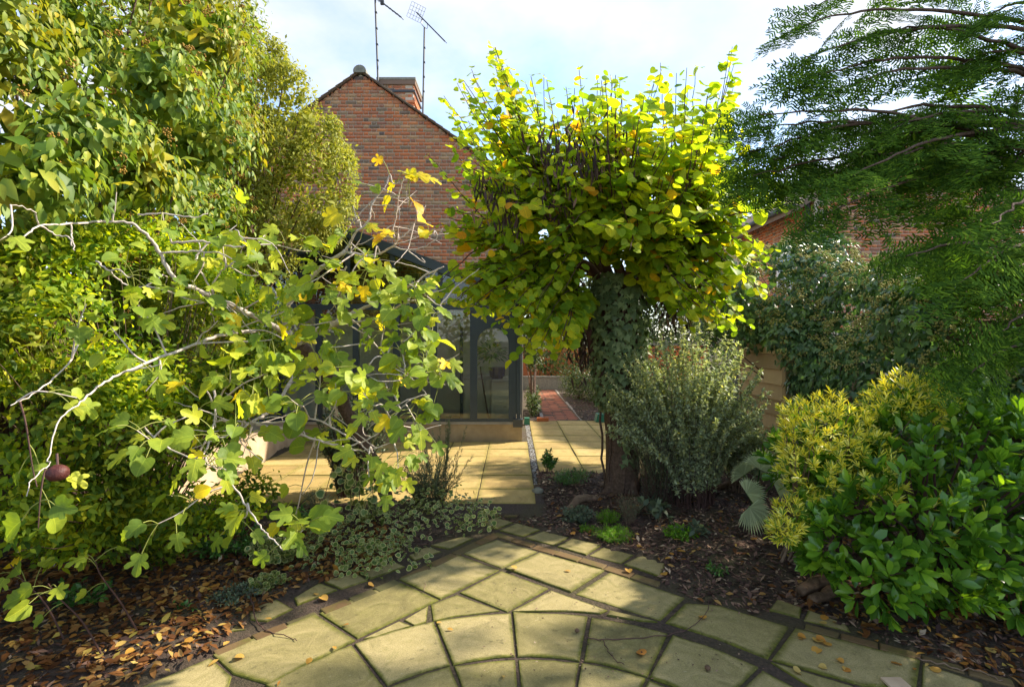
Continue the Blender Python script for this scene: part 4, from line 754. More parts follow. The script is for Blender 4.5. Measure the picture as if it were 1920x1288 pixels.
# ---------------------------------------------------------------- yew tree
yw = thing('yew_tree', 'dark needle leaved yew with long drooping sprays against the sky', 'tree', (4.75, 4.0, 0))
tp = spline([(4.75, 4.0, -.1), (4.7, 4.0, 1.5), (4.6, 3.95, 3.2), (4.45, 3.9, 5.4), (4.3, 3.9, 7.0)], 6); MB().tube(tp, np.linspace(.24, .10, len(tp)), 12).obj('trunk', M['log'], yw, True)
tp2 = spline([(4.0, 4.75, -.1), (3.95, 4.75, 2.5), (3.8, 4.6, 4.2), (3.72, 4.5, 6.0)], 6)
def spray_mesh(seed, L=.52):
    q = np.random.default_rng(seed); V, F = [], []; st = []
    def needles(c0, c1, droop0):
        d = c1 - c0; l = np.linalg.norm(d); d = d / l; m = max(int(l / .021), 3); side = nrm(np.cross(d, [0, 0, 1.0]))
        for i in range(m):
            t = (i + .5) / m
            for sgn in (-1, 1):
                nl = .060 * (1 - .55 * t ** 3) * q.uniform(.8, 1.15); p = c0 + (c1 - c0) * t; w = d * .0105
                u = nrm(side * sgn + d * q.normal(.6, .16) + np.array([0, 0, q.normal(.1, .25)])); k = len(V); tip = p + u * nl
                V.extend([p - w * .5, p + w * .5, p + u * nl * .6 + w * .7, tip, p + u * nl * .6 - w * .7]); F.extend([(k, k + 1, k + 2), (k, k + 2, k + 4), (k + 4, k + 2, k + 3)])
    def bar(a, b, r):
        k = len(V); d = nrm(b - a); s = nrm(np.cross(d, [0, 0, 1.0])) * r; u = np.cross(s, d)
        V.extend([a + s, a + u, a - s, b + s * .6, b + u * .6, b - s * .6]); F.extend([(k, k + 1, k + 4), (k, k + 4, k + 3), (k + 1, k + 2, k + 5), (k + 1, k + 5, k + 4), (k + 2, k, k + 3), (k + 2, k + 3, k + 5)])
    ax_ = lambda t: np.array([q.normal(0, .002), t * L, -.16 * L * t * t])
    prev = ax_(0)
    for t in np.linspace(0, 1, 9)[1:]:
        cur = ax_(t); bar(prev, cur, .004 * (1.2 - t)); needles(prev, cur, 0); prev = cur
    for i in range(4):
        for sgn in (-1, 1):
            t = (i + .4 + .5 * (sgn > 0) + q.uniform(-.15, .15)) / 5; p = ax_(t); l = L * .55 * (1 - .75 * t) * q.uniform(.75, 1.15); e = p + np.array([sgn * l * .78, l * .62, -.22 * l + q.normal(0, .01)])
            bar(p, e, .0022); needles(p, e, 0)
    return np.array(V), np.array(F)
sm = [tri_mesh('spray', *spray_mesh(s, L), M['yew'], smooth=False) for s, L in ((1, .5), (2, .42), (3, .58))]
lb_ = MB(); sp_list = []
yend = [(1492, 48, 3.1), (1515, 12, 3.3), (1510, 108, 2.9), (1535, 140, 3.0), (1560, 170, 3.0), (1425, 215, 2.8), (1418, 240, 2.9), (1405, 285, 2.9), (1412, 330, 3.0), (1550, 400, 2.9), (1600, 330, 2.7), (1700, 480, 2.7), (1800, 530, 2.5), (1650, 250, 3.0), (1850, 30, 3.2), (1640, 60, 3.1), (1860, 420, 2.6), (1880, 620, 2.7), (1800, 120, 3.3), (1900, 200, 3.2), (1780, 300, 3.2), (1700, 380, 3.3), (1820, 700, 3.0), (1910, 500, 2.4), (1880, 330, 3.5), (1590, 230, 3.2), (1540, 320, 3.3), (1900, 90, 3.6), (1830, 460, 3.3), (1450, 300, 3.1), (1500, 262, 3.2), (1560, 300, 3.1), (1480, 352, 3.2), (1660, 300, 3.0)]
for x, y, Z in yend:
    e = P3(x, y, Z); h0 = np.clip(e[2] + U(-.1, .55), 1.0, 6.2); k = np.argmin(abs(tp[:, 2] - h0)); s0 = tp[k]; v = e - s0
    c = spline([s0, s0 + v * .35 + [0, 0, .18], s0 + v * .75 + [0, 0, .16], e], 8, .005); lb_.tube(c, np.linspace(.022, .003, len(c)), 6, False)
    m = len(c)
    for j in range(11, m, 4):
        d = nrm(c[min(j + 1, m - 1)] - c[j - 1]); f = j / m
        for sgn in ((-1, 1) if j < m - 1 else (0,)):
            if U(0, 1) < .2 and sgn: continue
            side = nrm(np.cross(d, [0, 0, 1])) * sgn; sp_list.append((c[j], nrm(d * (.55 + .5 * f) + side * U(.4, 1.1) + [0, 0, U(-.6, .05)]), U(.6, 1.05) * (1.05 - .25 * f)))
        if j >= m - 2: sp_list.append((c[j], nrm(d + [0, 0, -.1]), .8))
for i in range(95):      # dense inner sprays close to the trunk
    p = np.array([U(2.95, 4.6), U(3.2, 4.6), 1.5 + 3.4 * U(0, 1) ** 1.2]); p[0] = max(p[0], .88 * p[1]); sp_list.append((p, nrm(np.array([-1, -.5, -.1]) + rng.normal(0, .5, 3)), U(.8, 1.3)))
yb = np.array(yw.location); ycr = sub(yw, 'crown')
for p, d, s in sp_list:
    F3 = frames(d[None], (np.array([-.25, -.75, .55]) + rng.normal(0, .35, 3))[None])[0]; o = link('spray', sm[rng.integers(3)], ycr); m = Matrix(F3.tolist()).to_4x4() @ Matrix.Scale(s, 4); m.translation = Vector(p - yb); o.matrix_local = m
lb_.obj('limbs', M['bark'], yw, True)['kind'] = 'stuff'
# ---------------------------------------------------------------- ivy hedge on the left
hl = thing('ivy_hedge', 'tall sunlit ivy hedge with brown flower heads and yellow patches', 'hedge', (-3.6, 4.0, 0)); bh = []
for yy in np.arange(2.2, 6.0, .46):
    for zz in np.arange(1.6, 6.8, .5): bh.append((-3.45 - .05 * (yy - 3) + U(-.28, .28), yy + U(-.2, .2), zz + U(-.2, .2), np.array([U(.42, .62), U(.42, .62), U(.4, .58)])))
bh += bl([(60, 330, 2.6, .28), (150, 250, 3.0, .30), (300, 160, 3.7, .38), (380, 260, 4.3, .42), (250, 320, 3.4, .36), (380, 80, 4.4, .42)])
P, Q = blob_points(bh, 12500, .78, 1.16, (.8, -.5, .3), .25); P, Q = sprigs(P, Q, 3, .045, .25); n = len(P)
foliage(hl, T_ov3, P, Q * .55 + [0, 0, -.9] + rng.normal(0, .35, P.shape), Q + [.3, 0, .5] + rng.normal(0, .3, P.shape), U(.045, .082, n), M['ivyleft'], 300)
P2, Q2 = blob_points(bh, 19000, .1, .84); foliage(hl, T_small, P2, sph(len(P2)) + [0, 0, -.4], Q2 + [0, 0, .6], U(.13, .19, len(P2)), M['ivyleft'], 0, massname='inner_foliage')
P, Q = blob_points(bh, 700, .98, 1.1, (.8, -.5, .3)); umbels(hl, P, M['umbelbrown'], .034); wood(hl, (-3.9, 4.2, 0), blob_points(bh, 60)[0], .02, 'bark', 40)
# ---------------------------------------------------------------- fine leaved tree
ft = thing('olive_leaved_tree', 'dense rounded small leaved tree against the gable', 'tree', (-3.9, 7.4, 0)); bf = []
for x, y, r in ((600, 330, 62), (575, 255, 58), (520, 190, 62), (480, 120, 55), (612, 385, 48), (540, 320, 80), (480, 240, 90), (560, 400, 75), (480, 400, 90), (430, 300, 95), (430, 160, 85), (400, 420, 90), (550, 185, 36), (400, 60, 80), (600, 425, 42), (500, 450, 70), (350, 350, 90), (350, 200, 90), (618, 300, 40), (470, 65, 34), (300, 420, 90)):
    Z = U(6.9, 7.6); bf.append(tuple(P3(x, y, Z)) + (np.array([1, 1.05, 1]) * r * Z / FPX,))
    for j in range(4):
        u = sph(1)[0]; u[1] = -abs(u[1]); q = P3(x, y, Z) + u * r * Z / FPX * .85; bf.append(tuple(q) + (np.full(3, r * Z / FPX * U(.28, .42)),))
P, Q = blob_points(bf, 13000, .84, 1.12, (.4, -.8, .3), .6); P, Q = sprigs(P, Q, 4, .035); n = len(P)
fcr = sub(ft, 'crown'); foliage(fcr, T_small, P, Q * .6 + [0, 0, -.5] + rng.normal(0, .5, P.shape), Q + [.2, 0, .5] + rng.normal(0, .4, P.shape), U(.042, .07, n), M['ivyfine'])
P2, Q2 = blob_points(bf, 9000, .3, .86); foliage(fcr, T_small, P2, sph(len(P2)), Q2 + [0, 0, .5], U(.08, .12, len(P2)), M['ivyfine'], 0, massname='inner_foliage')
tp = spline([(-3.95, 7.45, -.05), (-3.9, 7.4, 1.6), (-3.8, 7.4, 3.2), (-3.9, 7.3, 5.2)], 6); MB().tube(tp, np.linspace(.16, .05, len(tp)), 10).obj('trunk', M['bark'], ft, True); wood(ft, (-3.9, 7.4, 1.6), blob_points(bf, 60, .5, .7)[0], .03, 'bark', 30)
# ---------------------------------------------------------------- yellow climber below
yc = thing('climbing_shrub', 'tangled yellow green climber with bright yellow leaves below the ivy', 'shrub', (-2.9, 3.9, 0))
bc = bl([(60, 520, 3.2, .30), (150, 490, 3.4, .30), (250, 480, 3.7, .30), (100, 620, 3.1, .32), (200, 600, 3.4, .32), (300, 620, 3.7, .32), (380, 560, 4.1, .3), (420, 650, 4.2, .32), (350, 720, 3.9, .32), (250, 720, 3.5, .34), (120, 730, 3.1, .34), (440, 750, 4.3, .26), (500, 680, 4.5, .28), (60, 800, 2.9, .34), (180, 820, 3.2, .34), (300, 830, 3.6, .34), (380, 800, 4.0, .28), (20, 660, 2.8, .3), (250, 900, 3.4, .26), (160, 930, 3.1, .24), (330, 930, 3.5, .2), (140, 985, 3.2, .2), (230, 985, 3.5, .2), (330, 985, 3.7, .18), (420, 960, 4.0, .16), (60, 960, 2.7, .2), (470, 930, 4.4, .2), (340, 500, 4.2, .3), (420, 560, 4.6, .3), (300, 550, 4.2, .3), (470, 600, 4.7, .3)])
P, Q = blob_points(bc, 7500, .55, 1.2, (.4, -.8, .4), .6); P, Q = sprigs(P, Q, 3, .03); n = len(P)
foliage(yc, T_small + T_ov[:1], P, Q * .5 + rng.normal(0, .6, P.shape) + [0, 0, -.2], Q + [.2, 0, .7] + rng.normal(0, .4, P.shape), U(.035, .07, n), M['climber'], 120)
wood(yc, (-2.9, 4.0, 0), P, .007, 'drytwig', 160)
# ---------------------------------------------------------------- fig tree
fg = thing('fig_tree', 'sprawling fig with pale bare branches and large lobed yellowing leaves', 'tree', tuple(G(742, 975)))
W, Bp = MB(), []
def brn(pts, r0, r1, mat=0):
    c = spline([P3(*p) for p in pts], 6, .0028); rr = np.linspace(r0, r1, len(c)) * (1 + rng.normal(0, .06, len(c))) * .62 * np.clip(c[:, 1] / 3.4, .3, 1); W.tube(c, rr, 7); Bp.append(c)
tr = MB().tube(spline([P3(742, 985, 4.86), P3(722, 920, 4.75), P3(700, 868, 4.65), P3(655, 780, 4.4), P3(600, 690, 4.1), P3(560, 645, 3.9)], 6, .008), np.linspace(.062, .05, 31), 10).obj('trunk', M['bark'], fg, True)
brn([(560, 645, 3.9), (600, 618, 3.8), (640, 604, 3.75), (668, 584, 3.7)], .046, .034); brn([(668, 584, 3.7), (715, 562, 3.6), (760, 541, 3.5), (800, 515, 3.4), (832, 500, 3.35)], .02, .006)
brn([(640, 604, 3.75), (700, 600, 3.6), (755, 570, 3.5), (800, 563, 3.4), (835, 580, 3.3)], .018, .005)
brn([(560, 645, 3.9), (532, 600, 3.8), (560, 543, 3.7), (600, 505, 3.6), (649, 470, 3.5)], .034, .024)
brn([(649, 470, 3.5), (664, 440, 3.45), (690, 415, 3.4), (698, 385, 3.4), (725, 345, 3.4)], .015, .006); brn([(649, 473, 3.5), (700, 479, 3.45), (735, 463, 3.4), (742, 455, 3.4)], .014, .010)
brn([(742, 455, 3.4), (738, 430, 3.4), (744, 400, 3.4), (748, 365, 3.4)], .008, .004); brn([(742, 455, 3.4), (770, 430, 3.4), (790, 400, 3.35), (798, 385, 3.35)], .008, .004); brn([(738, 463, 3.4), (775, 469, 3.4), (810, 455, 3.35), (830, 428, 3.3)], .008, .004)
brn([(560, 645, 3.9), (520, 615, 3.6), (470, 590, 3.4), (420, 566, 3.2), (375, 545, 3.1), (330, 525, 3.0), (300, 475, 2.95), (275, 440, 2.9), (240, 418, 2.85), (190, 415, 2.8)], .034, .012)
brn([(302, 475, 2.95), (360, 472, 3.0), (410, 474, 3.0), (440, 490, 3.0)], .012, .006); brn([(322, 456, 2.95), (380, 453, 3.0), (425, 462, 3.0), (462, 460, 3.0), (440, 430, 3.0)], .014, .005); brn([(258, 402, 2.85), (310, 401, 2.9), (362, 408, 2.95), (390, 400, 3)], .010, .004)
brn([(190, 415, 2.8), (134, 420, 2.6), (75, 424, 2.4), (45, 444, 2.3)], .012, .008); brn([(75, 424, 2.4), (105, 440, 2.5), (132, 448, 2.5), (140, 470, 2.5)], .009, .006); brn([(130, 420, 2.6), (133, 440, 2.6), (135, 462, 2.6)], .009, .007); brn([(72, 422, 2.4), (60, 395, 2.3), (20, 385, 2.1)], .008, .004)
brn([(180, 490, 2.7), (200, 505, 2.7), (230, 530, 2.8), (255, 541, 2.8), (290, 528, 2.9), (305, 515, 2.95)], .010, .006)
brn([(400, 575, 3.15), (400, 530, 3.1), (425, 500, 3.1), (450, 495, 3.1)], .012, .005); brn([(395, 590, 3.2), (402, 555, 3.15), (370, 500, 3.1), (368, 480, 3.1)], .012, .006)
brn([(480, 620, 3.5), (430, 625, 3.2), (380, 640, 3.0), (300, 670, 2.7), (230, 700, 2.5), (190, 720, 2.4), (150, 755, 2.2), (110, 790, 2.1), (92, 850, 2.0), (92, 872, 1.95)], .020, .004); brn([(230, 700, 2.5), (270, 690, 2.5), (300, 685, 2.5)], .01, .006)
brn([(560, 690, 4.0), (530, 740, 3.6), (500, 775, 3.3), (470, 792, 3.1)], .024, .016); brn([(400, 788, 2.9), (440, 790, 3.0), (470, 792, 3.1), (530, 792, 3.1), (590, 786, 3.1), (640, 812, 3.1), (676, 830, 3.1)], .012, .009); brn([(480, 796, 3.1), (540, 806, 3.1), (600, 826, 3.1), (645, 836, 3.1), (676, 830, 3.1), (715, 806, 3.1), (742, 776, 3.1), (770, 750, 3.1)], .013, .006); brn([(648, 838, 3.1), (675, 845, 3.1), (712, 838, 3.1), (738, 828, 3.1)], .008, .004); brn([(676, 830, 3.1), (690, 845, 3.1), (700, 848, 3.1)], .008, .005)
brn([(470, 792, 3.1), (448, 812, 2.9), (438, 835, 2.8), (422, 868, 2.7), (432, 900, 2.65), (463, 950, 2.6), (488, 985, 2.5), (508, 1008, 2.45), (530, 1030, 2.4)], .014, .006); brn([(400, 720, 3.0), (405, 760, 2.9), (400, 800, 2.8), (385, 845, 2.7), (365, 862, 2.6)], .014, .007)
brn([(690, 630, 3.5), (725, 668, 3.3), (765, 700, 3.2), (800, 715, 3.2), (835, 722, 3.2)], .010, .004); brn([(740, 690, 3.2), (775, 712, 3.15), (800, 740, 3.1)], .007, .003); brn([(640, 610, 3.75), (638, 560, 3.7), (640, 530, 3.6), (650, 500, 3.55)], .022, .010)
brn([(150, 640, 2.8), (120, 690, 2.6), (60, 740, 2.3), (20, 760, 2.1)], .01, .005); brn([(270, 800, 2.6), (300, 830, 2.5), (360, 860, 2.4), (410, 880, 2.4)], .010, .005); brn([(92, 872, 1.95), (60, 900, 1.8), (50, 930, 1.7)], .007, .004)
BP = np.vstack(Bp)
for _ in range(105):
    p = BP[rng.integers(len(BP))]
    if p[1] < 2.9: continue
    d = nrm(rng.normal(0, 1, 3) * [1, .6, .8] + [0, 0, .15]); L = U(.12, .42); c = spline([p, p + d * L * .5 + rng.normal(0, .025, 3), p + d * L + rng.normal(0, .05, 3)], 5, .002); W.tube(c, np.linspace(.0045, .0018, len(c)), 4, False)
P, D, Nn, S, Y = [], [], [], [], []
clus = [(310, 432, 2.9, 2, 0), (22, 432, 2.0, 1, 0), (480, 510, 3, 7, 0), (560, 470, 3.2, 8, 0), (600, 520, 3.2, 8, 0), (650, 530, 3.3, 7, 0), (700, 495, 3.35, 9, 0), (738, 345, 3.4, 5, 1), (790, 388, 3.35, 4, 1), (832, 440, 3.3, 3, 1), (670, 415, 3.4, 2, 1), (700, 360, 3.4, 2, 0), (745, 450, 3.4, 3, 1), (750, 560, 3.4, 9, 0), (800, 540, 3.35, 9, 0), (835, 590, 3.3, 6, 0), (720, 620, 3.3, 7, 0), (640, 650, 3.3, 8, 0), (680, 700, 3.2, 9, 0), (760, 690, 3.2, 8, 0), (820, 680, 3.15, 9, 0), (850, 712, 3.1, 7, 0), (790, 770, 3.1, 8, 0), (745, 850, 3.05, 7, 0), (700, 760, 3, 7, 0), (600, 720, 3.1, 8, 0), (560, 760, 2.9, 5, 0), (500, 700, 2.9, 7, 0), (480, 640, 2.9, 6, 0), (430, 720, 2.8, 6, 0), (300, 700, 2.5, 5, 0), (350, 560, 2.8, 6, 0), (240, 520, 2.6, 5, 0), (90, 735, 2.2, 3, 0), (60, 870, 2.2, 3, 0), (75, 940, 1.9, 3, 0), (290, 830, 2.4, 5, 0), (390, 870, 2.4, 6, 0), (420, 820, 2.6, 5, 0), (340, 960, 2.5, 5, 0), (460, 970, 2.6, 5, 0), (540, 1020, 2.35, 5, 0), (40, 1085, 2.6, 3, 0), (190, 1080, 2.7, 3, 0), (110, 1120, 2.5, 3, 0), (372, 745, 2.8, 1, 1), (215, 395, 2.8, 1, 1), (470, 760, 2.9, 5, 0), (560, 945, 3.4, 4, 0), (420, 440, 3.2, 3, 0), (530, 550, 3.3, 5, 0), (450, 580, 3.1, 4, 0), (690, 870, 3.0, 4, 0), (590, 840, 3.2, 2, 0), (640, 590, 3.4, 5, 0), (490, 450, 3.3, 4, 0), (390, 620, 2.9, 4, 0), (150, 600, 2.6, 2, 0), (580, 610, 3.3, 5, 0), (420, 490, 3.1, 3, 0), (540, 640, 3.3, 4, 0), (460, 830, 2.9, 3, 0), (620, 800, 3.2, 3, 0), (380, 500, 3.0, 3, 0), (280, 600, 2.7, 4, 0), (230, 640, 2.6, 3, 0), (330, 790, 2.6, 3, 0), (660, 470, 3.5, 5, 0), (520, 590, 3.2, 4, 0), (730, 740, 3.2, 5, 0), (780, 640, 3.3, 5, 0)]
Pt = MB(); Tw = MB()
for x, y, Z, m, yel in clus:
    if x > 770: x -= 22
    c = P3(x, y, Z); k = np.argmin(np.linalg.norm(BP - c, axis=1)); s0 = BP[k] if not (x < 330 and y > 1000) else np.array([c[0] + .05, c[1] + .22, 0.02]); v = nrm(c - s0 + rng.normal(0, .03, 3) + [0, 0, .02]); e = c + v * .10; tw = spline([s0, (s0 + c) / 2 + [0, 0, .03 + rng.normal(0, .02)], c, e], 4)
    (W if not (x < 330 and y > 860) else Tw).tube(tw, np.linspace(.006, .003, len(tw)) * min(1, Z / 3), 5, False)
    for j in range(int(m * 1.55 + .5) if Z > 2.3 and not yel else m):
        q = tw[-1 - int(U(0, 7))] if m > 1 else e; out = nrm(rng.normal(0, 1, 3) + v * .5 + [0, -.3, .1]); pl = U(.04, .10) * (1 + .45 * math.sqrt(m) * U(0, 1)); p = q + out * pl
        d = nrm(out * [1, .8, .5] + [.05, -.1, -.45] + rng.normal(0, .2, 3)); sz = U(.065, .125) * (1.05 if yel else 1) * (.85 if x < 420 else 1)
        Pt.tube(spline([q, (q + p) / 2 + [0, 0, .012], p], 3), .0022, 4, False); P.append(p); D.append(d); Nn.append(nrm(np.array([.25, -.55, .75]) + rng.normal(0, .38, 3))); S.append(sz); Y.append(yel)
Tw.obj('suckers', M['twig'], fg, True)['kind'] = 'stuff'; Pt.obj('petioles', M['petiole'], fg, True)['kind'] = 'stuff'
P, D, Nn, S, Y = map(np.array, (P, D, Nn, S, Y)); W.obj('branches', M['figbark'], fg, True)['kind'] = 'stuff'
fcr = sub(fg, 'crown'); foliage(fcr, T_fig, P[Y == 0], D[Y == 0], Nn[Y == 0], S[Y == 0], M['fig'], 270); foliage(fcr, T_fig, P[Y == 1], D[Y == 1], Nn[Y == 1], S[Y == 1], M['figyellow'], 30)
ff = thing('fig_fruit', 'ripe dark red fig hanging among the fig leaves', 'fruit', tuple(P3(108, 886, 1.75)))
q = np.array(ff.location); MB().tube([q + (0, 0, a) for a in (.028, .025, .018, .008, -.007, -.018, -.025, -.028)], [.006, .014, .025, .032, .033, .028, .018, .006], 14).obj('fruit_body', M['fruit'], ff, True); MB().tube([q + (0, 0, .026), q + (-.02, .02, .06)], .004, 6).obj('stalk', M['twig'], ff)
# ---------------------------------------------------------------- undergrowth on the left
cv = thing('conical_bush', 'dark upright bush in front of the conservatory wall behind fig trunk', 'shrub', tuple(G(655, 930)))
stems_plant(cv, G(655, 930), 130, 1.35, (.42, .35), (.02, .05), None, M['rosemary'], T_thin + T_small[:1], 85, .05, .1, .006, 0, 'twig', .12, .9, .12)
vi = thing('variegated_ivy', 'cream edged ivy trailing over the bed beside the paving', 'ivy', tuple(G(780, 1030)))
P, Q = blob_points([(*G(x, y)[:2], h, np.array([r, r * .9, .14])) for x, y, h, r in ((700, 1020, .10, .42), (800, 1000, .12, .36), (870, 985, .12, .28), (740, 1060, .06, .26), (640, 1000, .12, .34), (720, 960, .16, .40), (620, 1050, .06, .3), (690, 1070, .05, .22), (890, 1000, .08, .16), (820, 960, .14, .3))], 1700, .6, 1.3, (0, 0, 1), .9); n = len(P); P[:, 2] = np.maximum(P[:, 2], .05)
foliage(vi, T_round + T_ov[:1], P, sph(n) * [1, 1, .4] + [0, -.3, -.2], Q + [0, -.2, .8] + rng.normal(0, .35, P.shape), U(.022, .05, n), M['varieg'], 120)
Pc, Dc = [], []; s = MB()
for k in range(12):
    x = U(600, 780); b = G(x, U(960, 1010)); t = b + [U(-.15, .15), U(-.1, .1), U(.25, .65)]; c = spline([b, (b + t) / 2 + rng.normal(0, .03, 3), t], 5); s.tube(c, .003, 4, False)
    for q in c[2::1]: Pc.append(q + rng.normal(0, .015, 3)); Dc.append(sph(1)[0] + [0, -.4, -.3])
s.obj('stems', M['twig'], vi); foliage(vi, T_round, np.array(Pc), np.array(Dc), sph(len(Pc)) * .4 + [0, -.7, .7], U(.05, .085, len(Pc)), M['varieg'], 110)
lv = thing('lavender_clump', 'wispy grey lavender with tall flower stalks beside the terrace', 'plant', tuple(G(810, 960)))
stems_plant(lv, G(805, 955), 150, .66, (.36, .24), (0, 0), None, M['rosemary'], T_thin, 60, .042, .1, .002, 0, 'drytwig', .05, 1.6, .12)
for k in range(9): pass
stems_plant(lv, G(830, 950), 22, 1.05, (.32, .2), (.02, 0), None, M['rosemary'], T_thin, 110, .036, 0, .002, 0, 'drytwig', .45, 1.6, .1)
def tuft(name, label, x, y, n, h, sp, mat, tpl, ls, per=30, cat='plant', t0=.1, up=1.0, nobj=0, group=None):
    b = G(x, y); b[2] = .02; r = thing(name, label, cat, tuple(b), group); stems_plant(r, b, n, h, (sp, sp * .9), (0, 0), None, M[mat], tpl, per, ls, .1, .002, nobj, 'drytwig', t0, up, sp * .3); return r
tuft('hebe_bush', 'bright green rounded bush beside the gravel drain', 1030, 893, 26, .36, .13, 'hebe', T_obov, .036, 40, 'shrub', .55, .7, 60)
tuft('hebe_bush', 'low spreading green bush in front of the sandstone slabs', 1072, 912, 60, .20, .30, 'hebe', T_narrow, .035, 30, 'shrub', .3, .8)
tuft('blue_green_plant', 'soft blue green clump below the curved root', 1085, 985, 60, .17, .17, 'sedge', T_small, .03)
tuft('moss_plant', 'bright lime cushion of fine leaves at the paving edge', 1150, 1016, 150, .11, .19, 'lime', T_thin, .03, 30)
tuft('moss_plant', 'lime fern tuft behind the bright lime cushion', 1140, 985, 70, .12, .13, 'lime', T_thin, .035, 26)
tuft('moss_plant', 'small lime green herb beside glaucous leaves under grey shrub', 1275, 1016, 60, .12, .16, 'lime', T_small, .03, 16)
tuft('moss_plant', 'tiny yellow green herb at edge of mulch near slabs', 1100, 1003, 30, .08, .09, 'lime', T_small, .02, 16)
tuft('dry_grass', 'dry upright stalks at the foot of the ivy clad tree', 1180, 985, 70, .34, .14, 'rosemary', T_thin, .03, 14, 'grass')
tuft('broad_leaved_plant', 'dark broad leaves low in shade under grey shrub', 1230, 985, 16, .26, .16, 'sedge', T_ov, .10, 5, 'plant', .4, .6, 40)
tuft('broad_leaved_plant', 'glaucous leaved seedling beside the orange fallen leaves', 1305, 1015, 12, .18, .12, 'sedge', T_ov, .08, 5, 'plant', .4, .6, 30)
tuft('broad_leaved_plant', 'green leaved seedlings under golden shrub beside fan palm', 1470, 880, 60, .55, .25, 'hebe', T_ov, .06, 16, 'plant', .3, .6, 40)
tuft('weed_clump', 'yellowish weeds between the leaf litter and climber', 230, 1020, 40, .26, .3, 'climber', T_small, .045, 26)
tuft('weed_clump', 'small green herb in the litter by a bent twig', 345, 1165, 24, .09, .12, 'hebe', T_small, .028, 18)
tuft('weed_clump', 'grey green creeping herb where litter meets the paving', 440, 1130, 50, .10, .2, 'sedge', T_small, .026, 18)
tuft('weed_clump', 'pale variegated sprigs beside slabs under the hanging fig leaves', 500, 1110, 40, .09, .16, 'varieg', T_round, .03, 12)
tuft('weed_clump', 'fresh green seedlings beneath the drooping fig branch', 400, 1050, 40, .2, .26, 'hebe', T_ov, .045, 10)
tuft('weed_clump', 'low green leaves in litter near big fig leaves', 150, 1140, 26, .18, .2, 'hebe', T_ov, .05, 8)
tuft('weed_clump', 'lone green seedlings in open mulch before the golden shrub', 1345, 1080, 16, .07, .1, 'hebe', T_small, .03, 10)
for k, (x, y, mt, tp_) in enumerate(((560, 1000, 'hebe', T_ov), (520, 1060, 'varieg', T_round), (300, 1070, 'climber', T_small), (100, 1060, 'climber', T_small), (470, 1040, 'hebe', T_small), (600, 960, 'rosemary', T_thin), (380, 1000, 'climber', T_ov))):
    tuft('weed_clump', ['broad green weed below dark upright bush', 'cream edged sprigs on litter under drooping fig branch', 'yellow green weed standing in open leaf litter', 'yellow green weed by the ripe fig fruit', 'small leaved green weed near hanging fig leaves', 'wiry dark tuft at terrace corner', 'mixed yellow weed at foot of climber'][k], x, y, 36, .24, .24, mt, tp_, .045, 16)
# fan palm
pf = thing('fan_palm', 'small fan palm with pale pleated leaves beside golden shrub', 'palm', tuple(G(1420, 985)))
for (x, y, Z, ang, tl, L) in ((1400, 925, 4.25, 35, .25, .17), (1405, 950, 4.15, -50, .35, .20), (1425, 880, 4.6, 70, .2, .24), (1450, 905, 4.5, 20, .3, .20), (1395, 890, 4.7, 120, .3, .18)):
    c = P3(x, y, Z); b = MB(); a0 = R_(ang); out = np.array([math.cos(a0), -.25, math.sin(a0)]); out = nrm(out); nn = nrm(np.array([-.1, -1, .35])); sd = nrm(np.cross(out, nn)); k = 24
    for i in range(k):
        t = (i / (k - 1) - .5) * R_(165); d = nrm(out * math.cos(t) + sd * math.sin(t)); w = np.cross(d, nn) * .010; ln = L * (.75 + .25 * math.cos(t)) * U(.92, 1.05)
        e = c + d * ln + np.array([0, 0, -.25 * ln * tl * 2]); m = c + d * ln * .6 + nn * .004; b.add([c, m + w - nn * .004, m - w - nn * .004, e, m + nn * .006], [(0, 1, 4), (0, 4, 2), (1, 3, 4), (4, 3, 2)])
    o = b.obj('fan_leaf', M['palm'], pf); MB().tube(spline([G(1425, 985) + [0, 0, .04], (G(1425, 985) + c) / 2 + [0, .05, .06], c], 5), .006, 5).obj('leaf_stalk', M['hebe'], pf)
MB().tube([G(1425, 985) + [0, 0, -.02], G(1425, 985) + [0, 0, .10]], [.06, .045], 10).obj('stem', M['log'], pf)
# ---------------------------------------------------------------- plants beyond
def bush(name, label, blobs, n, ls, mat, cat='shrub', trunk=None, group=None):
    b0 = np.array(blobs[0][:3]); r = thing(name, label, cat, (b0[0], b0[1], 0), group); bb = [tuple(b[:3]) + (np.broadcast_to(b[3], 3) * 1.0,) for b in blobs]
    P, Q = blob_points(bb, n, .7, 1.08); foliage(r, T_small, P, Q * .4 + rng.normal(0, .5, P.shape) + [0, 0, -.2], Q + [0, 0, .6] + rng.normal(0, .4, P.shape), U(.7, 1.2, len(P)) * ls, M[mat])
    P2, Q2 = blob_points(bb, n // 3, .4, .75); foliage(r, T_small, P2, sph(len(P2)), Q2 + [0, 0, .5], np.full(len(P2), ls * 1.6), M[mat], 0, massname='inner_foliage')
    wood(r, (b0[0], b0[1], 0), P, trunk or .015, 'bark', 14)
bush('far_shrub', 'low olive shrub spilling beside the brick path', [(1.9, 14.5, .35, (.5, .7, .35)), (2.3, 13.6, .4, (.5, .6, .4)), (2.0, 15.6, .5, (.6, .6, .5))], 2400, .06, 'far')
bush('far_shrub', 'dark tall shrub standing behind the low planter wall', [(2.2, 18, 1.1, (.9, .6, 1.0)), (1.2, 18.4, 1.2, (.7, .4, 1.1)), (3.4, 17.8, 1.2, (.9, .6, 1.1))], 3000, .09, 'far')
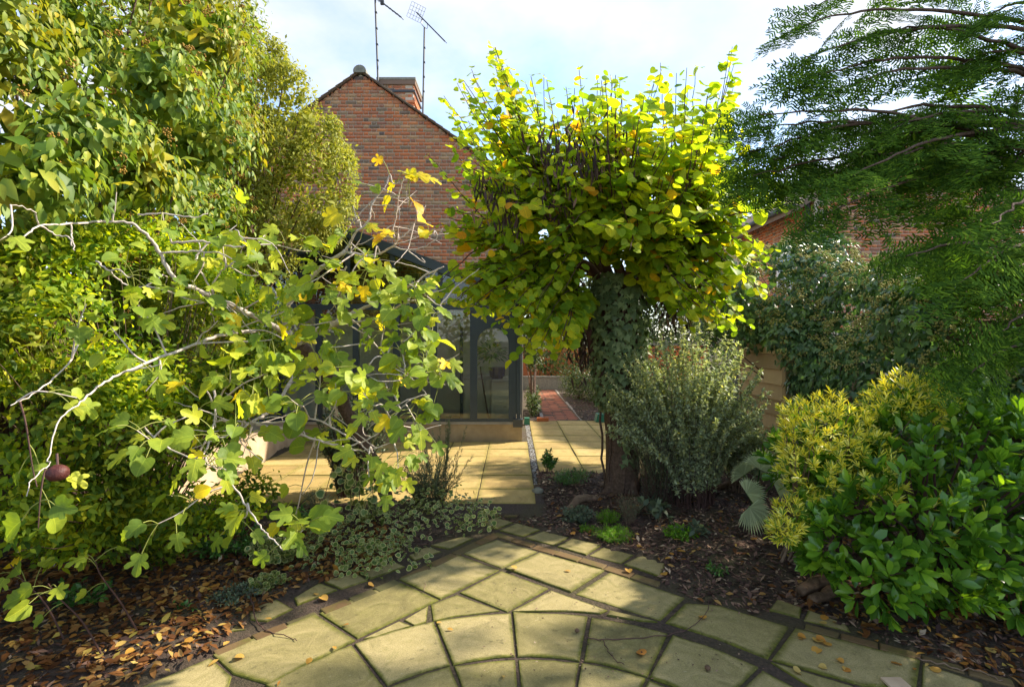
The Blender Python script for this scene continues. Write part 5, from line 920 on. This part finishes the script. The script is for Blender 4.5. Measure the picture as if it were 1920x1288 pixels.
bush('far_shrub', 'bare stemmed dark shrub beside the conservatory corner', [(.50, 11.6, 1.5, (.22, .3, .5)), (.45, 12.6, 1.7, (.25, .4, .6)), (.48, 11.3, .32, (.16, .3, .25)), (.5, 12.2, .35, (.2, .4, .28))], 2600, .06, 'far', trunk=.02)
bush('far_tree', 'broad dark tree beyond the far garden wall', [(0.8, 23, 3.0, (2.0, 1.5, 1.8)), (2.8, 23, 3.4, (1.9, 1.5, 2.0)), (4.8, 22, 2.6, (1.8, 1.5, 1.9)), (6.8, 21.5, 2.6, (1.8, 1.5, 2.0)), (8.8, 22, 2.6, (1.8, 1.5, 2.0)), (3.6, 21, 1.6, (2.2, 1, 1.4)), (7.4, 20.6, 1.6, (2.4, 1, 1.4))], 11000, .16, 'far', 'tree', .1)
bush('far_hedge', 'mixed dark hedge between the terrace and neighbouring house', [(3.2, 11.4, 1.0, (.9, .6, 1.0)), (4.4, 11.2, 1.2, (.9, .6, 1.1)), (5.5, 10.8, 1.4, (.8, .7, 1.2)), (4.9, 9.6, 1.4, (.8, .8, 1.2)), (2.6, 12.6, .9, (.7, .7, .9)), (4.4, 8.6, 1.6, (.6, .8, 1.0))], 7000, .07, 'far', 'hedge')
# ---------------------------------------------------------------- roots, logs, stones, twigs
def log(name, label, pts, r, mat='log', cat='log', k=9):
    c = spline(pts, 5, .004); rr = np.interp(np.linspace(0, 1, len(c)), np.linspace(0, 1, len(r)), r) * (1 + rng.normal(0, .05, len(c)))
    o = MB().tube(c, rr, k).obj(name, M[mat], None, True); return tag(o, label, cat)
log('surface_root', 'curved bare root arching out of the mulch', [G(1065, 962) + [0, 0, .02], G(1085, 950) + [0, 0, .07], G(1110, 945) + [0, 0, .06], G(1125, 946) + [0, 0, .02]], [.03, .045, .04, .03], 'drytwig', 'root')
log('wood_piece', 'split rotten log at the edge of glossy shrub', [G(1500, 1122) + [0, 0, .05], G(1535, 1112) + [0, 0, .07], G(1580, 1108) + [0, 0, .06]], [.035, .05, .045])
log('wood_piece', 'second split log lying against the rotten one', [G(1520, 1136) + [0, 0, .04], G(1560, 1126) + [0, 0, .05], G(1600, 1122) + [0, 0, .05]], [.03, .04, .035])
log('wood_piece', 'grey branch stub lying by fan palm', [G(1345, 925) + [0, 0, .06], G(1368, 920) + [0, 0, .08], G(1385, 915) + [0, 0, .06]], [.03, .04, .03])
log('leaning_stick', 'grey stick leaning against the ivy below shed corner', [P3(1594, 752, 5.2), P3(1604, 715, 5.25), P3(1612, 690, 5.3)], [.02, .018, .016], 'drytwig', 'stick')
log('leaning_stick', 'short bare stem propping the golden shrub', [G(1465, 1060), P3(1475, 1030, 3.9), P3(1490, 1000, 3.9)], [.014, .012, .01], 'drytwig', 'stick')
def ontop(x, y, z=.036): return G(x, y) * [1, 1, 0] + [0, 0, z]
log('fallen_twig', 'long curved dark twig lying across the circle slabs', [ontop(1097, 1204, .04), ontop(1130, 1210), ontop(1180, 1206), ontop(1240, 1203), ontop(1290, 1190), ontop(1320, 1165, .04), ontop(1333, 1135, .05)], [.003, .003, .0025, .002], 'twig', 'twig', 5)
log('fallen_twig', 'short bent twig on slab below the long curved twig', [ontop(1130, 1210), ontop(1142, 1232), ontop(1155, 1250), ontop(1170, 1258)], [.0025, .002], 'twig', 'twig', 5)
log('fallen_twig', 'bent dark twig on flagstone beside the leaf litter', [ontop(470, 1135, .06), ontop(480, 1175), ontop(505, 1195), ontop(545, 1205), ontop(557, 1212)], [.004, .002], 'twig', 'twig', 5)
log('fallen_twig', 'pale bent stick along edging bricks before the glossy shrub', [ontop(1720, 1245), ontop(1780, 1262), ontop(1840, 1272), ontop(1880, 1288)], [.004, .003], 'drytwig', 'twig', 5)
log('fallen_twig', 'small reddish twig standing in joint beside flagstone', [ontop(795, 1118), ontop(797, 1108, .06)], [.003, .002], 'drytwig', 'twig', 5)
def stone(label, x, y, r, mat='stoneg', z=.02, name='stone'):
    V, F = [], []; q = rng; c = G(x, y) * [1, 1, 0] + [0, 0, z]; b = MB(); n1, n2 = 7, 10
    for i in range(n1):
        th = math.pi * (i + .5) / n1
        for j in range(n2): a = 2 * math.pi * j / n2; V.append(c + np.array([math.cos(a) * math.sin(th), math.sin(a) * math.sin(th), math.cos(th) * .7]) * r * U(.85, 1.15))
    F = [(i * n2 + j, (i + 1) * n2 + j, (i + 1) * n2 + (j + 1) % n2, i * n2 + (j + 1) % n2) for i in range(n1 - 1) for j in range(n2)] + [tuple(range(n2)), tuple(range((n1 - 1) * n2, n1 * n2))[::-1]]
    return tag(b.add(V, F).obj(name, M[mat], None, True), label, 'stone')
stone('rounded grey stone at the end of the gravel drain', 1008, 925, .07); stone('dark pebble on slab of the circle', 1327, 1268, .016, 'log', .045); stone('small brown stone at foot of ivy clad tree', 1150, 935, .06, 'log'); stone('brown stone beside trunk roots', 1168, 938, .05, 'log')
stone('dark snail like pebble in radial joint of circle', 1082, 1196, .014, 'log', .045)
lp = tag(MB().box(*(lambda p: (p[0] - .06, p[0] + .04, p[1] - .10, p[1] - .03, .034, .045))(G(1665, 1278))).obj('tile_offcut', M['render']), 'pale cream tile offcut on the edge flagstone', 'tile')
tbk = tag(MB().box(.52, .76, 10.62, 10.73, .03, .10).obj('loose_brick', M['terra']), 'single orange brick left at start of the brick path', 'brick')
gb = tag(MB().prism([(1.72, .03), (2.05, .03), (2.0, .19), (1.76, .19)], 1, 10.5, 10.75).obj('planter_tub', M['greenp']), 'green plastic tub standing beyond the tree trunk', 'tub')
gc = tag(MB().prism([(.24, .03), (.36, .03), (.35, .16), (.25, .16)], 1, 10.2, 10.32).obj('watering_can_box', M['greenp']), 'small pale green box by conservatory corner post', 'box')
# ---------------------------------------------------------------- mulch and fallen leaves
def on_soil(n, xr, yr, f=None):
    x, y = U(*xr, n), U(*yr, n); k = ~paved(x, y); k &= (f(x, y) if f else True); return np.c_[x[k], y[k], soilz(x[k], y[k])]
P = np.vstack([on_soil(30000, (-.2, 3.6), (2.6, 6.6)), on_soil(9000, (-4, -.1), (1.6, 5.3)), on_soil(5000, (1.4, 3.5), (10.7, 14))]); n = len(P); P[:, 2] += .006
foliage(None, [ovate(.45, 1, .2, .0), ovate(.25, 1, .3, .05)], P, sph(n) * [1, 1, .25], sph(n) * .45 + [0, 0, 1], U(.02, .068, n), M['bark_chip'], 0, massname='bark_mulch'); tag(bpy.data.objects['bark_mulch'], 'brown bark chips and dry scraps covering the beds', kind='stuff')
P = np.vstack([on_soil(10000, (-4, -.9), (1.4, 4.6)), on_soil(1500, (1.9, 3.6), (2.3, 3.6)), on_soil(500, (0, 3), (3, 5.5))]); n = len(P); P[:, 2] += .016
foliage(None, T_ov + T_small, P, sph(n) * [1, 1, .25], sph(n) * .5 + [0, 0, 1], U(.02, .08, n), M['litter'], 0, massname='leaf_litter'); tag(bpy.data.objects['leaf_litter'], 'brown leaf litter heaped at the edges of the beds', kind='stuff')
fm = [tri_mesh('fallen_leaf', t[0], t[1], M['goldleaf'], t[2]) for t in T_ov + T_heart]
def drop(lst, label, group, s=(.032, .06)):
    for x, y in lst:
        g_ = G(x, y); z = .04 if paved(g_[:1], g_[1:2])[0] else float(soilz(g_[0], g_[1])) + .022
        o = link('fallen_leaf', fm[rng.integers(len(fm))]); R3 = frames(nrm(sph(1) * [1, 1, .12]), np.array([[U(-.2, .2), U(-.2, .2), 1]]))[0]; m = Matrix(R3.tolist()).to_4x4() @ Matrix.Scale(U(*s), 4); m.translation = Vector((g_[0], g_[1], z)); o.matrix_local = m; tag(o, label, 'leaf', group)
drop([(968, 1076), (1258, 1065), (1195, 1038), (1038, 996), (818, 1180), (655, 1182), (838, 1190), (440, 1245), (585, 1247), (630, 1230), (525, 1290), (510, 1172), (800, 1022), (1320, 1172), (690, 1105), (590, 1125), (1210, 1240), (945, 1285)], 'single golden leaf fallen on the stone paving', 'fallen leaves on the paving', (.03, .055))
drop([(U(20, 420), U(1100, 1280)) for _ in range(60)] + [(U(300, 640), U(1060, 1140)) for _ in range(25)], 'golden leaf lying on the litter below the fig', 'fallen leaves in the litter below the fig')
drop([(U(1480, 1910), U(1150, 1270)) for _ in range(46)], 'pale dry leaf lying below the glossy shrub', 'fallen leaves below the glossy shrub')
drop([(U(1040, 1420), U(985, 1100)) for _ in range(16)] + [(1270, 1044), (1285, 1048), (1278, 1040)], 'golden leaf lying on the mulch round ivy clad tree', 'fallen leaves on the mulch round the tree')
n = 160; P = np.vstack([px for px in [ontop(x, y, .038) for x, y in zip(U(900, 1450, n), U(1090, 1285, n))]]); k = paved(P[:, 0], P[:, 1]); P = P[k]; foliage(None, [ovate(.6, 1, .2, 0)], P, sph(len(P)) * [1, 1, .2], sph(len(P)) * .3 + [0, 0, 1], U(.006, .02, len(P)), M['bark_chip'], 0, massname='paving_debris'); tag(bpy.data.objects['paving_debris'], 'dark crumbs of bark scattered on the circle slabs', kind='stuff')
